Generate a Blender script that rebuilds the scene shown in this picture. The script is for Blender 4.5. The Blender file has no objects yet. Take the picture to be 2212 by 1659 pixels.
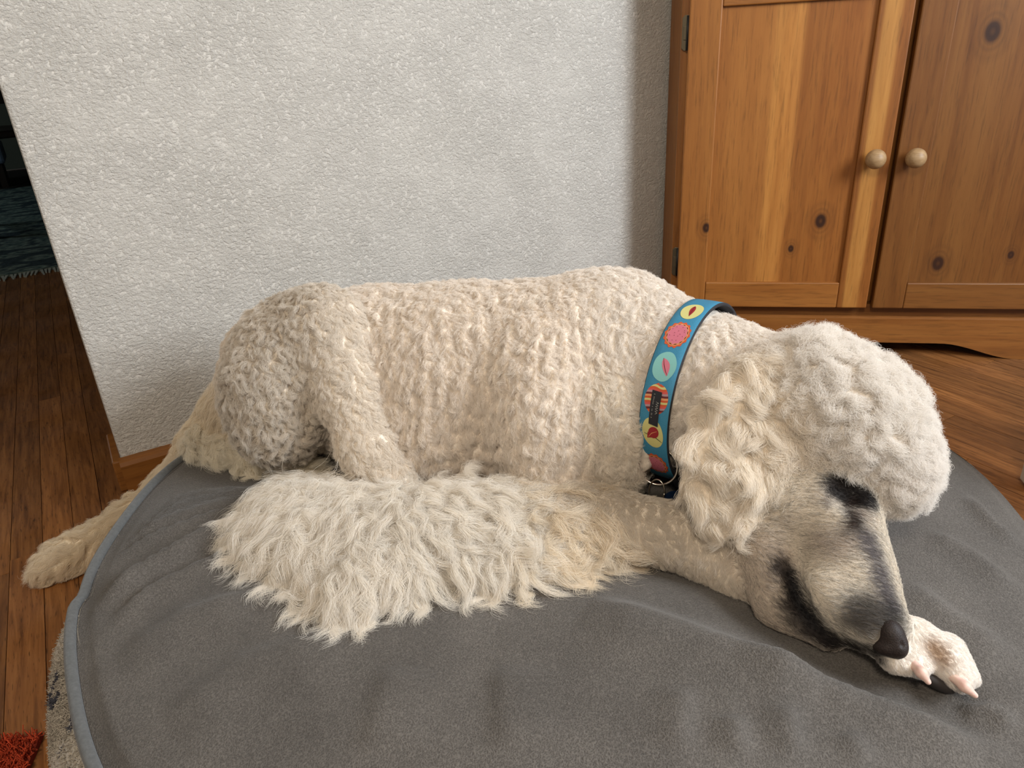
import bpy, bmesh, math, random
import numpy as np
from mathutils import Vector, Matrix, kdtree

# ------------------------------------------------------------------ camera, world, lights, exposure
FPX, CX, CY, CAM_H = 1560.0, 1106.0, 829.5, 0.72
_v = np.array([191.0, 3340.0, FPX]); _v /= np.linalg.norm(_v)          # straight down, seen by the camera
_b = np.array([-1047.0, -680.0, FPX]); _b -= _v * (_b @ _v); _b /= np.linalg.norm(_b)
_x = np.cross(_b, -_v)
ROT = np.stack([_x, _b, -_v])                                           # camera vector -> world vector
CAM = np.array([0.0, 0.0, CAM_H])
def Pt(px, py, depth):                                                  # measured point at a distance
    return CAM + ROT @ (np.array([px - CX, py - CY, FPX]) / FPX * depth)
def F(px, py, z=0.0):                                                   # measured point at a height
    d = ROT @ np.array([px - CX, py - CY, FPX])
    return CAM + d * ((z - CAM_H) / d[2])
def img(dx, dy, dz=0.0):
    v = ROT @ np.array([dx, dy, dz], float)
    return v / np.linalg.norm(v)

sc = bpy.context.scene
col = sc.collection
cam_d = bpy.data.cameras.new('camera'); cam = bpy.data.objects.new('camera', cam_d); col.objects.link(cam)
cam_d.sensor_width = 36.0; cam_d.lens = FPX / 2212.0 * 36.0; cam_d.clip_start = 0.02; cam_d.clip_end = 60
R3 = np.stack([ROT @ np.array([1, 0, 0.]), ROT @ np.array([0, -1, 0.]), ROT @ np.array([0, 0, -1.])], 1)
M4 = Matrix([list(R3[i]) + [CAM[i]] for i in range(3)] + [[0, 0, 0, 1]])
cam.matrix_world = M4
sc.camera = cam
sc.view_settings.view_transform = 'Standard'; sc.view_settings.look = 'None'
sc.view_settings.exposure = 0.42; sc.view_settings.gamma = 1.0
sc.view_settings.use_curve_mapping = False
sc.cycles.max_bounces = 7; sc.cycles.diffuse_bounces = 5; sc.cycles.adaptive_threshold = 0.04; sc.cycles.glossy_bounces = 3
sc.cycles.transmission_bounces = 4; sc.cycles.sample_clamp_indirect = 6.0
sc.cycles.use_denoising = True

wd = bpy.data.worlds.new('room_ambient'); sc.world = wd; wd.use_nodes = True
bg = wd.node_tree.nodes['Background']
bg.inputs[0].default_value = (1.0, 0.91, 0.80, 1); bg.inputs[1].default_value = 0.29

def area(name, loc, target, size, energy, color, sy=None):
    l = bpy.data.lights.new(name, 'AREA'); l.energy = energy; l.color = color
    l.shape = 'RECTANGLE'; l.size = size; l.size_y = sy or size
    o = bpy.data.objects.new(name, l); col.objects.link(o)
    o.location = loc
    o.rotation_euler = (Vector(target) - Vector(loc)).to_track_quat('-Z', 'Y').to_euler()
    return o
area('window_light', (1.72, -1.35, 1.7), (0.7, 0.8, 0.2), 0.8, 58, (0.90, 0.95, 1.0), 1.1)
area('side_window_light', (1.93, -0.50, 1.40), (0.55, 0.75, 0.2), 0.9, 23, (0.78, 0.89, 1.0), 1.0)
area('ceiling_lamp_light', (-0.75, -0.75, 2.25), (0.5, 0.8, 0.2), 0.4, 24, (1.0, 0.87, 0.70))

# ------------------------------------------------------------------ helpers
def link(o, parent=None):
    col.objects.link(o)
    if parent is not None: o.parent = parent
    return o
def tag(o, label=None, cat=None, group=None, kind=None):
    if label: o['label'] = label
    if cat: o['category'] = cat
    if group: o['group'] = group
    if kind: o['kind'] = kind
    return o
def empty(name, loc=(0, 0, 0), rz=0.0):
    o = bpy.data.objects.new(name, None); o.location = loc; o.rotation_euler = (0, 0, rz)
    o.empty_display_size = 0.05
    return link(o)
def mesh_obj(name, verts, faces, mat, parent=None, smooth=False):
    me = bpy.data.meshes.new(name)
    me.from_pydata([tuple(map(float, v)) for v in verts], [], [tuple(map(int, f)) for f in faces])
    for m in (mat if isinstance(mat, (list, tuple)) else [mat]): me.materials.append(m)
    if smooth: me.polygons.foreach_set('use_smooth', [True] * len(me.polygons))
    me.update()
    return link(bpy.data.objects.new(name, me), parent)
def bm_obj(name, bm, mat, parent=None, smooth=False, bevel=0.0, seg=2):
    me = bpy.data.meshes.new(name); bm.normal_update(); bm.to_mesh(me); bm.free()
    for m in (mat if isinstance(mat, (list, tuple)) else [mat]): me.materials.append(m)
    if smooth: me.polygons.foreach_set('use_smooth', [True] * len(me.polygons))
    o = link(bpy.data.objects.new(name, me), parent)
    if bevel:
        b = o.modifiers.new('bevel', 'BEVEL'); b.width = bevel; b.segments = seg; b.limit_method = 'ANGLE'
    return o
def add_box(bm, x0, x1, y0, y1, z0, z1):
    vs = [bm.verts.new(p) for p in ((x0,y0,z0),(x1,y0,z0),(x1,y1,z0),(x0,y1,z0),(x0,y0,z1),(x1,y0,z1),(x1,y1,z1),(x0,y1,z1))]
    for f in ((3,2,1,0),(4,5,6,7),(0,1,5,4),(1,2,6,5),(2,3,7,6),(3,0,4,7)): bm.faces.new([vs[i] for i in f])
def box(name, x0, x1, y0, y1, z0, z1, mat, parent=None, bevel=0.0):
    bm = bmesh.new(); add_box(bm, x0, x1, y0, y1, z0, z1)
    return bm_obj(name, bm, mat, parent, bevel=bevel)
def lathe(name, prof, mat, parent=None, n=32, axis='y-'):
    vs = []; fs = []
    for (r, t) in prof:
        for k in range(n):
            a = 2 * math.pi * k / n
            vs.append((r * math.cos(a), -t, r * math.sin(a)) if axis == 'y-' else (r * math.cos(a), r * math.sin(a), t))
    m = len(prof)
    for i in range(m - 1):
        for k in range(n):
            q = (i*n+k, i*n+(k+1) % n, (i+1)*n+(k+1) % n, (i+1)*n+k)
            fs.append(q)
    fs.append(tuple(range(n))[::-1]); fs.append(tuple(range((m-1)*n, m*n)))
    return mesh_obj(name, vs, fs, mat, parent, True)
def tube(name, pts, r, mat, parent=None, n=10, closed=False):
    pts = [Vector(p) for p in pts]; m = len(pts); vs = []; fs = []
    rr = r if hasattr(r, '__len__') else [r] * m
    up = None
    for i, p in enumerate(pts):
        t = (pts[(i+1) % m] - pts[i-1]) if closed else (pts[min(i+1, m-1)] - pts[max(i-1, 0)])
        t.normalize()
        if up is None: up = t.orthogonal().normalized()
        up = (up - t * up.dot(t)).normalized(); w = t.cross(up)
        for k in range(n):
            a = 2*math.pi*k/n; vs.append(p + (up*math.cos(a) + w*math.sin(a)) * rr[i])
    for i in range(m if closed else m-1):
        j = (i+1) % m
        for k in range(n): fs.append((i*n+k, i*n+(k+1) % n, j*n+(k+1) % n, j*n+k))
    if not closed:
        fs.append(tuple(range(n))[::-1]); fs.append(tuple(range((m-1)*n, m*n)))
    return mesh_obj(name, vs, fs, mat, parent, True)

class Noise:                                                            # smooth 3-D noise from random waves
    def __init__(s, seed, scale, n=24):
        r = np.random.default_rng(seed); d = r.normal(size=(n, 3)); d /= np.linalg.norm(d, axis=1)[:, None]
        s.k = d * (scale * r.uniform(0.5, 1.6, (n, 1))); s.p = r.uniform(0, 6.28, n); s.n = n
    def __call__(s, P): return np.sin(P @ s.k.T + s.p).sum(-1) / math.sqrt(s.n / 2.0)

# ------------------------------------------------------------------ materials
def lin(r, g, b): return tuple(((c/255.0) / 12.92 if c <= 10 else (((c/255.0) + 0.055) / 1.055) ** 2.4) for c in (r, g, b)) + (1.0,)
class NT:
    def __init__(s, name):
        s.m = bpy.data.materials.new(name); s.m.use_nodes = True; s.t = s.m.node_tree; s.n = s.t.nodes
        s.b = s.n['Principled BSDF']
    def add(s, typ, **kw):
        nd = s.n.new(typ)
        for k, v in kw.items(): setattr(nd, k, v)
        return nd
    def put(s, sock, v):
        if v is None: return
        if hasattr(v, 'is_linked') or isinstance(v, bpy.types.NodeSocket): s.t.links.new(v, sock)
        else: sock.default_value = v
    def coord(s, which='Object'): return s.add('ShaderNodeTexCoord').outputs[which]
    def mapped(s, vec, scale=(1,1,1), loc=(0,0,0), rot=(0,0,0)):
        n = s.add('ShaderNodeMapping'); s.put(n.inputs[0], vec)
        n.inputs['Scale'].default_value = scale; s.put(n.inputs['Location'], loc); n.inputs['Rotation'].default_value = rot
        return n.outputs[0]
    def noise(s, vec, scale, detail=4, rough=0.55, dist=0.0, out='Fac'):
        n = s.add('ShaderNodeTexNoise'); s.put(n.inputs['Vector'], vec); n.inputs['Scale'].default_value = scale
        n.inputs['Detail'].default_value = detail; n.inputs['Roughness'].default_value = rough; n.inputs['Distortion'].default_value = dist
        return n.outputs[out]
    def voro(s, vec, scale, feature='F1', out='Distance', rnd=1.0):
        n = s.add('ShaderNodeTexVoronoi', feature=feature); s.put(n.inputs['Vector'], vec); n.inputs['Scale'].default_value = scale
        n.inputs['Randomness'].default_value = rnd
        return n.outputs[out]
    def math(s, op, a, b=None, c=None, clamp=False):
        n = s.add('ShaderNodeMath', operation=op, use_clamp=clamp); s.put(n.inputs[0], a); s.put(n.inputs[1], b); s.put(n.inputs[2], c)
        return n.outputs[0]
    def ramp(s, fac, stops, interp='LINEAR'):
        n = s.add('ShaderNodeValToRGB'); s.put(n.inputs[0], fac); e = n.color_ramp.elements; n.color_ramp.interpolation = interp
        while len(e) > 1: e.remove(e[-1])
        for i, (p, c) in enumerate(stops):
            if i == 0: e[0].position = p; e[0].color = c
            else: e.new(p).color = c
        return n.outputs[0]
    def mix(s, fac, a, b, mode='MIX'):
        n = s.add('ShaderNodeMix', data_type='RGBA', blend_type=mode); s.put(n.inputs[0], fac); s.put(n.inputs[6], a); s.put(n.inputs[7], b)
        return n.outputs[2]
    def bump(s, h, strength=0.5, dist=0.002, prev=None):
        n = s.add('ShaderNodeBump'); s.put(n.inputs['Height'], h); n.inputs['Strength'].default_value = strength
        n.inputs['Distance'].default_value = dist; s.put(n.inputs['Normal'], prev)
        return n.outputs[0]
    def fin(s, color=None, rough=0.6, normal=None, metal=0.0, spec=None, sheen=None):
        s.put(s.b.inputs['Base Color'], color); s.put(s.b.inputs['Roughness'], rough); s.put(s.b.inputs['Normal'], normal)
        s.b.inputs['Metallic'].default_value = metal
        if spec is not None: s.b.inputs['Specular IOR Level'].default_value = spec
        if sheen is not None:
            s.b.inputs['Sheen Weight'].default_value = sheen; s.b.inputs['Sheen Roughness'].default_value = 0.5
        return s.m
def g(v, a=1.0): return (v, v, v, a)

def mat_plain(name, c, rough=0.5, metal=0.0, spec=None, var=0.12, scale=60):
    t = NT(name); n = t.noise(t.coord(), scale)
    c2 = tuple(x * (1 - var) for x in c[:3]) + (1,)
    return t.fin(t.mix(n, c2, c), rough, None, metal, spec)

def mat_plaster():
    t = NT('textured_plaster'); co = t.coord()
    big = t.noise(co, 3.5, 3)
    c = t.mix(big, (0.57, 0.542, 0.495, 1), (0.61, 0.582, 0.54, 1))
    w = t.noise(co, 30, 2, out='Color')
    warped = t.mix(0.010, co, w, 'ADD')
    m = t.mapped(warped, (1.0, 1.0, 1.35))
    n1 = t.ramp(t.noise(m, 150, 6, 0.62), [(0.40, g(0)), (0.68, g(1))])
    n2 = t.noise(m, 240, 2, 0.5)
    patch = t.ramp(t.noise(co, 9, 2), [(0.32, g(0.75)), (0.65, g(1))])
    hgt = t.math('MULTIPLY', t.math('SUBTRACT', t.math('ADD', n1, t.math('MULTIPLY', n2, 0.45)), 0.72), patch)
    return t.fin(c, 0.75, t.bump(hgt, 1.0, 0.0021), spec=0.25)
def mat_pine(name, axis='z', bands=None, knots=(), dark=1.0, span=(-0.8, 0.1)):
    t = NT(name); co = t.coord(); sep = t.add('ShaderNodeSeparateXYZ'); t.put(sep.inputs[0], co)
    sx, sz = sep.outputs[0], sep.outputs[2]
    if axis == 'z': sc_, al = (1, 1, 0.07), sx
    else: sc_, al = (0.07, 1, 1), sz
    wob = t.noise(t.mapped(co, tuple(3.0 * k for k in sc_)), 2.2, 2)
    kf = None
    dsum = 0.0
    dark_k = None
    for (ks, kz, r) in knots:
        dx = t.math('MULTIPLY', t.math('SUBTRACT', sx, ks), 1.0 if axis == 'z' else 0.6)
        dz = t.math('MULTIPLY', t.math('SUBTRACT', sz, kz), 0.72 if axis == 'z' else 1.0)
        d = t.math('SQRT', t.math('ADD', t.math('MULTIPLY', dx, dx), t.math('MULTIPLY', dz, dz)))
        d = t.math('DIVIDE', t.math('ADD', d, t.math('MULTIPLY', t.math('SUBTRACT', wob, 0.5), r * 0.5)), r)
        core = t.ramp(t.math('DIVIDE', d, 4.0), [(0.0, g(0.75)), (0.12, g(1)), (0.2, g(0.95)), (0.27, g(0.45)), (0.34, g(0.14)), (0.42, g(0.3)), (0.5, g(0.08)), (0.62, g(0.16)), (0.8, g(0))])
        dark_k = core if dark_k is None else t.math('MAXIMUM', dark_k, core)
    fine = t.noise(t.mapped(co, sc_), 260, 3, 0.6)
    mid = t.noise(t.mapped(co, sc_), 55, 3, 0.6, 0.4)
    wide = t.noise(t.mapped(co, sc_), 14, 2, 0.5)
    base = t.ramp(mid, [(0.25, (0.165 * dark, 0.053 * dark, 0.009 * dark, 1)), (0.5, (0.230 * dark, 0.082 * dark, 0.0155 * dark, 1)), (0.75, (0.28 * dark, 0.110 * dark, 0.023 * dark, 1))])
    base = t.mix(t.ramp(wide, [(0.35, g(0)), (0.7, g(0.55))]), base, (0.295 * dark, 0.122 * dark, 0.028 * dark, 1))
    if bands:
        lo, hi = span
        pos = t.math('DIVIDE', t.math('SUBTRACT', t.math('ADD', al, t.math('MULTIPLY', t.math('SUBTRACT', wob, 0.5), 0.012)), lo), hi - lo)
        tint = t.ramp(pos, [((s - lo) / (hi - lo), c) for s, c in bands])
        base = t.mix(1.0, base, tint, 'MULTIPLY')
    pores = t.ramp(fine, [(0.30, g(0.72)), (0.48, g(1))])
    base = t.mix(1.0, base, pores, 'MULTIPLY')
    if dark_k is not None: base = t.mix(dark_k, base, (0.028, 0.009, 0.004, 1))
    return t.fin(base, 0.42, t.bump(fine, 0.12, 0.0006), spec=0.4)
def mat_floor():
    t = NT('stained_oak_plank'); co = t.coord(); inf = t.add('ShaderNodeObjectInfo'); rnd = inf.outputs['Random']
    off = t.math('MULTIPLY', rnd, 40.0); cv = t.add('ShaderNodeCombineXYZ'); t.put(cv.inputs[0], off); t.put(cv.inputs[1], off)
    m = t.mapped(co, (1, 0.06, 1), cv.outputs[0])
    gr = t.noise(m, 120, 5, 0.65, 0.6); por = t.noise(t.mapped(co, (1, 0.09, 1), cv.outputs[0]), 420, 2)
    c = t.ramp(gr, [(0.28, (0.098, 0.036, 0.011, 1)), (0.5, (0.215, 0.085, 0.025, 1)), (0.72, (0.315, 0.135, 0.042, 1))])
    c = t.mix(1.0, c, t.ramp(rnd, [(0.0, g(0.72)), (0.5, g(0.95)), (1.0, g(1.2))]), 'MULTIPLY')
    c = t.mix(1.0, c, t.ramp(por, [(0.30, g(0.45)), (0.40, g(1))]), 'MULTIPLY')
    wear = t.ramp(t.noise(t.coord('Object'), 7, 4), [(0.35, g(0.34)), (0.7, g(0.6))])
    return t.fin(c, wear, t.bump(gr, 0.15, 0.0006), spec=0.4)
def mat_suede():
    t = NT('grey_suede'); co = t.coord()
    v = t.voro(t.mix(0.006, co, t.noise(co, 120, 2, out='Color'), 'ADD'), 720, 'SMOOTH_F1')
    n = t.noise(co, 420, 3, 0.6); nap = t.noise(co, 9, 4, 0.6)
    c = t.mix(t.ramp(v, [(0.2, g(0)), (0.62, g(1))]), (0.072, 0.064, 0.057, 1), (0.115, 0.103, 0.092, 1))
    c = t.mix(1.0, c, t.ramp(nap, [(0.3, g(0.80)), (0.7, g(1.15))]), 'MULTIPLY')
    c = t.mix(1.0, c, t.ramp(n, [(0.3, g(0.82)), (0.7, g(1.15))]), 'MULTIPLY')
    hgt = t.math('ADD', v, t.math('MULTIPLY', n, 0.6))
    return t.fin(c, 0.85, t.bump(hgt, 0.55, 0.0012), spec=0.15, sheen=0.12)
def mat_piping():
    t = NT('blue_grey_piping'); co = t.coord(); n = t.noise(co, 220, 3, 0.6)
    return t.fin(t.mix(n, (0.058, 0.060, 0.060, 1), (0.135, 0.138, 0.138, 1)), 0.85, t.bump(n, 0.5, 0.0012), spec=0.15, sheen=0.3)
def mat_fleece():
    t = NT('flecked_fleece'); co = t.coord(); n = t.noise(co, 160, 4, 0.65); v = t.voro(co, 85, 'F1')
    big = t.noise(co, 18, 2)
    c = t.ramp(n, [(0.3, (0.21, 0.185, 0.15, 1)), (0.55, (0.40, 0.36, 0.30, 1)), (0.75, (0.50, 0.46, 0.40, 1))])
    fl = t.math('MULTIPLY', t.ramp(v, [(0.10, g(1)), (0.24, g(0))]), t.ramp(t.noise(co, 33, 1), [(0.52, g(0)), (0.6, g(1))]))
    c = t.mix(fl, c, (0.07, 0.07, 0.085, 1))
    return t.fin(c, 0.95, t.bump(n, 1.0, 0.004), spec=0.1, sheen=0.3)
def mat_hair(name, attr='fur_color', root=0.62, trans=0.25, rough=0.55):
    t = NT(name); a = t.add('ShaderNodeAttribute', attribute_name=attr); inf = t.add('ShaderNodeHairInfo')
    rm = t.ramp(inf.outputs['Intercept'], [(0.0, g(root)), (0.55, g(1.0))])
    c = t.mix(1.0, a.outputs['Color'], rm, 'MULTIPLY')
    t.fin(c, rough, spec=0.25)
    tr = t.add('ShaderNodeBsdfTranslucent'); t.put(tr.inputs[0], c)
    mx = t.add('ShaderNodeMixShader'); mx.inputs[0].default_value = trans
    t.t.links.new(t.b.outputs[0], mx.inputs[1]); t.t.links.new(tr.outputs[0], mx.inputs[2])
    t.t.links.new(mx.outputs[0], t.n['Material Output'].inputs[0])
    return t.m
def mat_skin():
    t = NT('dog_skin'); a = t.add('ShaderNodeAttribute', attribute_name='skin_color'); n = t.noise(t.coord(), 200, 3)
    return t.fin(t.mix(1.0, a.outputs['Color'], t.ramp(n, [(0.3, g(0.75)), (0.7, g(1.05))]), 'MULTIPLY'), 0.7, t.bump(n, 0.3, 0.001), spec=0.2)
def mat_nose():
    t = NT('nose_leather'); co = t.coord(); v = t.voro(co, 700)
    return t.fin(t.mix(v, (0.010, 0.006, 0.005, 1), (0.026, 0.016, 0.013, 1)), 0.6, t.bump(v, 0.4, 0.0005), spec=0.3)

M = {}
M['plaster'] = mat_plaster(); M['floor'] = mat_floor(); M['suede'] = mat_suede(); M['piping'] = mat_piping(); M['fleece'] = mat_fleece()
M['gap'] = mat_plain('dark_gap', (0.012, 0.007, 0.004, 1), 0.9)
M['dark_wood'] = mat_plain('dark_wood', (0.02, 0.011, 0.007, 1), 0.4)
M['brass'] = mat_plain('antique_brass', (0.16, 0.13, 0.085, 1), 0.45, 0.8)
M['black_metal'] = mat_plain('black_metal', (0.02, 0.018, 0.016, 1), 0.5, 0.5)
M['steel'] = mat_plain('nickel', (0.55, 0.50, 0.42, 1), 0.25, 1.0)
M['pale'] = mat_plain('pale_painted_wood', (0.56, 0.50, 0.42, 1), 0.6)
# ------------------------------------------------------------------ setting: floor, walls, baseboards
floor = tag(box('floor', -2.6, 2.6, -1.2, 8.6, -0.06, -0.0125, M['gap']), kind='structure')
PW = 0.0470; X0 = -0.2353
rp = random.Random(5)
def plank(x0, x1, y0, y1, dz):
    bm = bmesh.new(); gp = 0.0005; add_box(bm, x0 + gp, x1 - gp, y0 + gp, y1 - gp, -0.0125, dz)
    me = bpy.data.meshes.new('plank'); bm.to_mesh(me); bm.free(); me.materials.append(M['floor'])
    o = bpy.data.objects.new('plank', me); link(o, floor)
BED_C, BED_R = (0.465, 0.700), 0.590
def hidden(x, y0, y1):                                                  # wholly under the bed
    return all(math.hypot(x - BED_C[0], y - BED_C[1]) < 0.55 for y in (y0, y1))
for k in range(-9, 45):
    x0 = X0 + k * PW; x1 = x0 + PW; xc = (x0 + x1) / 2
    if xc < -0.05: lo, hi = 0.3, 3.9
    else: lo, hi = -0.1, 1.38
    if 0.35 < xc < 0.9: lo = 0.0
    y = lo - rp.uniform(0, 0.5)
    while y < hi:
        y2 = min(y + rp.uniform(0.45, 1.3), hi)
        if hi - y2 < 0.15: y2 = hi
        if not hidden(xc, y, y2) and y2 > lo: plank(x0, x1, max(y, lo), y2, rp.uniform(-0.0006, 0.0))
        y = y2
WY = 1.385
tag(box('wall_left', -0.042, 1.97, WY, WY + 0.13, 0, 2.6, M['plaster'], bevel=0.006), kind='structure')
tag(box('wall_right', 1.97, 2.09, -1.2, WY + 0.13, 0, 2.6, M['plaster']), kind='structure')
M['pine_base'] = mat_pine('pine_baseboard', 'x', dark=0.85)
# baseboard with a rounded top, on the face of the wall and round its end
def base_prof(x0, x1, yf, name):
    prof = [(0, 0), (-0.019, 0), (-0.019, 0.056), (-0.016, 0.063), (-0.010, 0.066), (0, 0.067)]
    vs = [(x, yf + a, z) for x in (x0, x1) for a, z in prof]; n = len(prof)
    fs = [(i, (i+1) % n, n + (i+1) % n, n + i) for i in range(n)] + [tuple(range(n))[::-1], tuple(range(n, 2*n))]
    return tag(mesh_obj(name, vs, fs, M['pine_base']), kind='structure')
base_prof(-0.046, 1.24, WY, 'baseboard_left')
tag(box('baseboard_end', -0.058, -0.042, WY - 0.006, WY + 0.13, 0, 0.064, M['pine_base'], bevel=0.003), kind='structure')
bn = tube('nail', [(0.012, WY - 0.0185, 0.030), (0.012, WY - 0.0205, 0.030)], 0.0022, M['black_metal'], bpy.data.objects['baseboard_left'], 8)
# room beyond the wall end; unseen side walls, ceiling and lintel keep it dark
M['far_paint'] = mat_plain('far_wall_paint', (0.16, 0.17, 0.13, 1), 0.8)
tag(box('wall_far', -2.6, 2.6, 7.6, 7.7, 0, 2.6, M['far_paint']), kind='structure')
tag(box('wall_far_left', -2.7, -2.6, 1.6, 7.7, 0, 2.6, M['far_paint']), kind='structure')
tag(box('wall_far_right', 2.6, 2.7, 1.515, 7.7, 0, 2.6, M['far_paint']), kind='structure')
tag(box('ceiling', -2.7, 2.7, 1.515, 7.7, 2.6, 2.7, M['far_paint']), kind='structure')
tag(box('wall_lintel', -2.6, -0.042, WY, WY + 0.13, 1.25, 2.6, M['plaster']), kind='structure')
tag(box('wall_opening_side', -2.6, -0.95, WY, WY + 0.13, 0, 1.25, M['plaster']), kind='structure')

area('far_room_fill_light', (-2.2, 5.2, 1.6), (-0.3, 4.6, 0.0), 0.6, 9.0, (0.8, 0.95, 1.0))  # unseen fill light, added so the far rug and wall show
# patterned rug with fringe, dark chair, low bench in the far room
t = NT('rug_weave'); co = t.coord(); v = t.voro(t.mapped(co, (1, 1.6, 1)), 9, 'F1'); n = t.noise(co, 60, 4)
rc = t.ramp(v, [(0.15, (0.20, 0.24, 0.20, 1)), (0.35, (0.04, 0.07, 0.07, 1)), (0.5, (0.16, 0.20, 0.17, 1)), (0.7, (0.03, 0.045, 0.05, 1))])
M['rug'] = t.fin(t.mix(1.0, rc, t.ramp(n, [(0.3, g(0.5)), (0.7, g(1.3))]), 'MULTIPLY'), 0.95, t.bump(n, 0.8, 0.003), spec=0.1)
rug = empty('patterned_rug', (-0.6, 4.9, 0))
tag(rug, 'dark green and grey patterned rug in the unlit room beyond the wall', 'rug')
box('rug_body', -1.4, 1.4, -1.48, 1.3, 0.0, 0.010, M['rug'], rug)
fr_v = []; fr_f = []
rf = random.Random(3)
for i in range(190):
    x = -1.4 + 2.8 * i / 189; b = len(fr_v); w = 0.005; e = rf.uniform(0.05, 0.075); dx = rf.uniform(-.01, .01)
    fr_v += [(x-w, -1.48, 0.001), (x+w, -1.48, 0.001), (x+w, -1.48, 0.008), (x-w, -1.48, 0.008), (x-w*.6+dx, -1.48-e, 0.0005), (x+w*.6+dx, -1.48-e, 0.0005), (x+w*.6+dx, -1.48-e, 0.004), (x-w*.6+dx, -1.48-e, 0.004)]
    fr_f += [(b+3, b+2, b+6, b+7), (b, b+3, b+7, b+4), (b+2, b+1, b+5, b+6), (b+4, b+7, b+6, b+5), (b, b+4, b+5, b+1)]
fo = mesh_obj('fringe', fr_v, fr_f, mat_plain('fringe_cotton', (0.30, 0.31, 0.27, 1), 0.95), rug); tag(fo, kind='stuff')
ch = empty('dark_chair', (-0.24, 4.55, 0.010), 0.25)
tag(ch, 'dark wooden chair with a tall pointed back post on the patterned rug', 'chair')
def post(name, x, y, z0, z1, r0, r1, tip=False):
    pts = [(x, y, z0 + (z1 - z0) * k / 6) for k in range(7)]; rr = [r0 + (r1 - r0) * k / 6 for k in range(7)]
    if tip: pts += [(x, y, z1 + 0.02), (x, y, z1 + 0.05)]; rr += [r1 * .7, r1 * .15]
    return tube(name, pts, rr, M['dark_wood'], ch, 10)
for sx in (-0.2, 0.2):
    post('back_post', sx, 0.2, 0, 0.86, 0.024, 0.02, True); post('leg', sx, -0.2, 0, 0.44, 0.022, 0.024)
box('seat', -0.235, 0.235, -0.235, 0.235, 0.44, 0.475, M['dark_wood'], ch, 0.008)
for z in (0.58, 0.72): box('back_rail', -0.19, 0.19, 0.19, 0.21, z, z + 0.07, M['dark_wood'], ch, 0.004)
for sx in (-0.2, 0.2): box('stretcher', sx - .012, sx + .012, -0.19, 0.19, 0.16, 0.19, M['dark_wood'], ch, 0.003)
be = empty('low_bench', (-0.75, 6.55, 0))
tag(be, 'low pale blue bench seen behind the dark chair in the unlit room', 'bench')
box('seat', -0.45, 0.45, -0.2, 0.2, 0.16, 0.30, mat_plain('faded_blue_cloth', (0.16, 0.21, 0.30, 1), 0.9), be, 0.02)
for sx in (-0.4, 0.4):
    for sy in (-0.16, 0.16): box('leg', sx - .02, sx + .02, sy - .02, sy + .02, 0, 0.16, M['dark_wood'], be)

# ------------------------------------------------------------------ corner cabinet
CA = math.radians(42)
P0 = F(2200, 774)
cab = empty('pine_cabinet', tuple(P0), -CA)
tag(cab, 'honey pine corner cabinet with two panelled doors and round knobs', 'cabinet')
W = (1, 1, 1, 1)
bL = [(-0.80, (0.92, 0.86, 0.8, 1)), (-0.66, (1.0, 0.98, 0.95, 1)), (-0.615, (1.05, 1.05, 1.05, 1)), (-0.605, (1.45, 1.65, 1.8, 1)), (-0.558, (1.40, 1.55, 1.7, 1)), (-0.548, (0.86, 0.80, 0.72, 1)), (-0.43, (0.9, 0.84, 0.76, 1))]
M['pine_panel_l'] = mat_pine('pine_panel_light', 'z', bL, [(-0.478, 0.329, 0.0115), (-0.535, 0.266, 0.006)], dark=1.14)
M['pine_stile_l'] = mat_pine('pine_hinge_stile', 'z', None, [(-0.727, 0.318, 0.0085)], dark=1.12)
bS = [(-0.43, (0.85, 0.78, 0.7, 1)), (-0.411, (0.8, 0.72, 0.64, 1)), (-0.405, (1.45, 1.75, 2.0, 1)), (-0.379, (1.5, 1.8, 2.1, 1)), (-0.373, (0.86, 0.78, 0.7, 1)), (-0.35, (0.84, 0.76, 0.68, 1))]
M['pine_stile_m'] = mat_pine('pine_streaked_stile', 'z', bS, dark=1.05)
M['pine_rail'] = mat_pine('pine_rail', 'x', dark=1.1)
M['pine_dark'] = mat_pine('pine_shaded', 'z', None, [(-0.204, 0.698, 0.014), (-0.218, 0.231, 0.0115), (-0.075, 0.25, 0.006)], dark=0.64)  # right door pine darkened to carry the shade on that side
M['pine_rail_d'] = mat_pine('pine_rail_shaded', 'x', dark=0.68)  # rail pine with the same shade mixed into its colour
M['pine_plinth'] = mat_pine('pine_plinth', 'x', None, [(-0.474, 0.059, 0.008)], dark=0.9)
M['pine_side'] = mat_pine('pine_side', 'z', dark=1.0)
M['knob'] = mat_pine('raw_beech', 'x', dark=1.25)
t = NT('raw_beech_knob'); co = t.coord(); n = t.noise(t.mapped(co, (0.2, 1, 1)), 240, 3)
M['knob'] = t.fin(t.ramp(n, [(0.3, (0.26, 0.155, 0.070, 1)), (0.7, (0.37, 0.24, 0.12, 1))]), 0.5, t.bump(n, 0.1, 0.0005))
CT = 1.75                                                               # height
SL, SR = -0.802, 0.109
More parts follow.
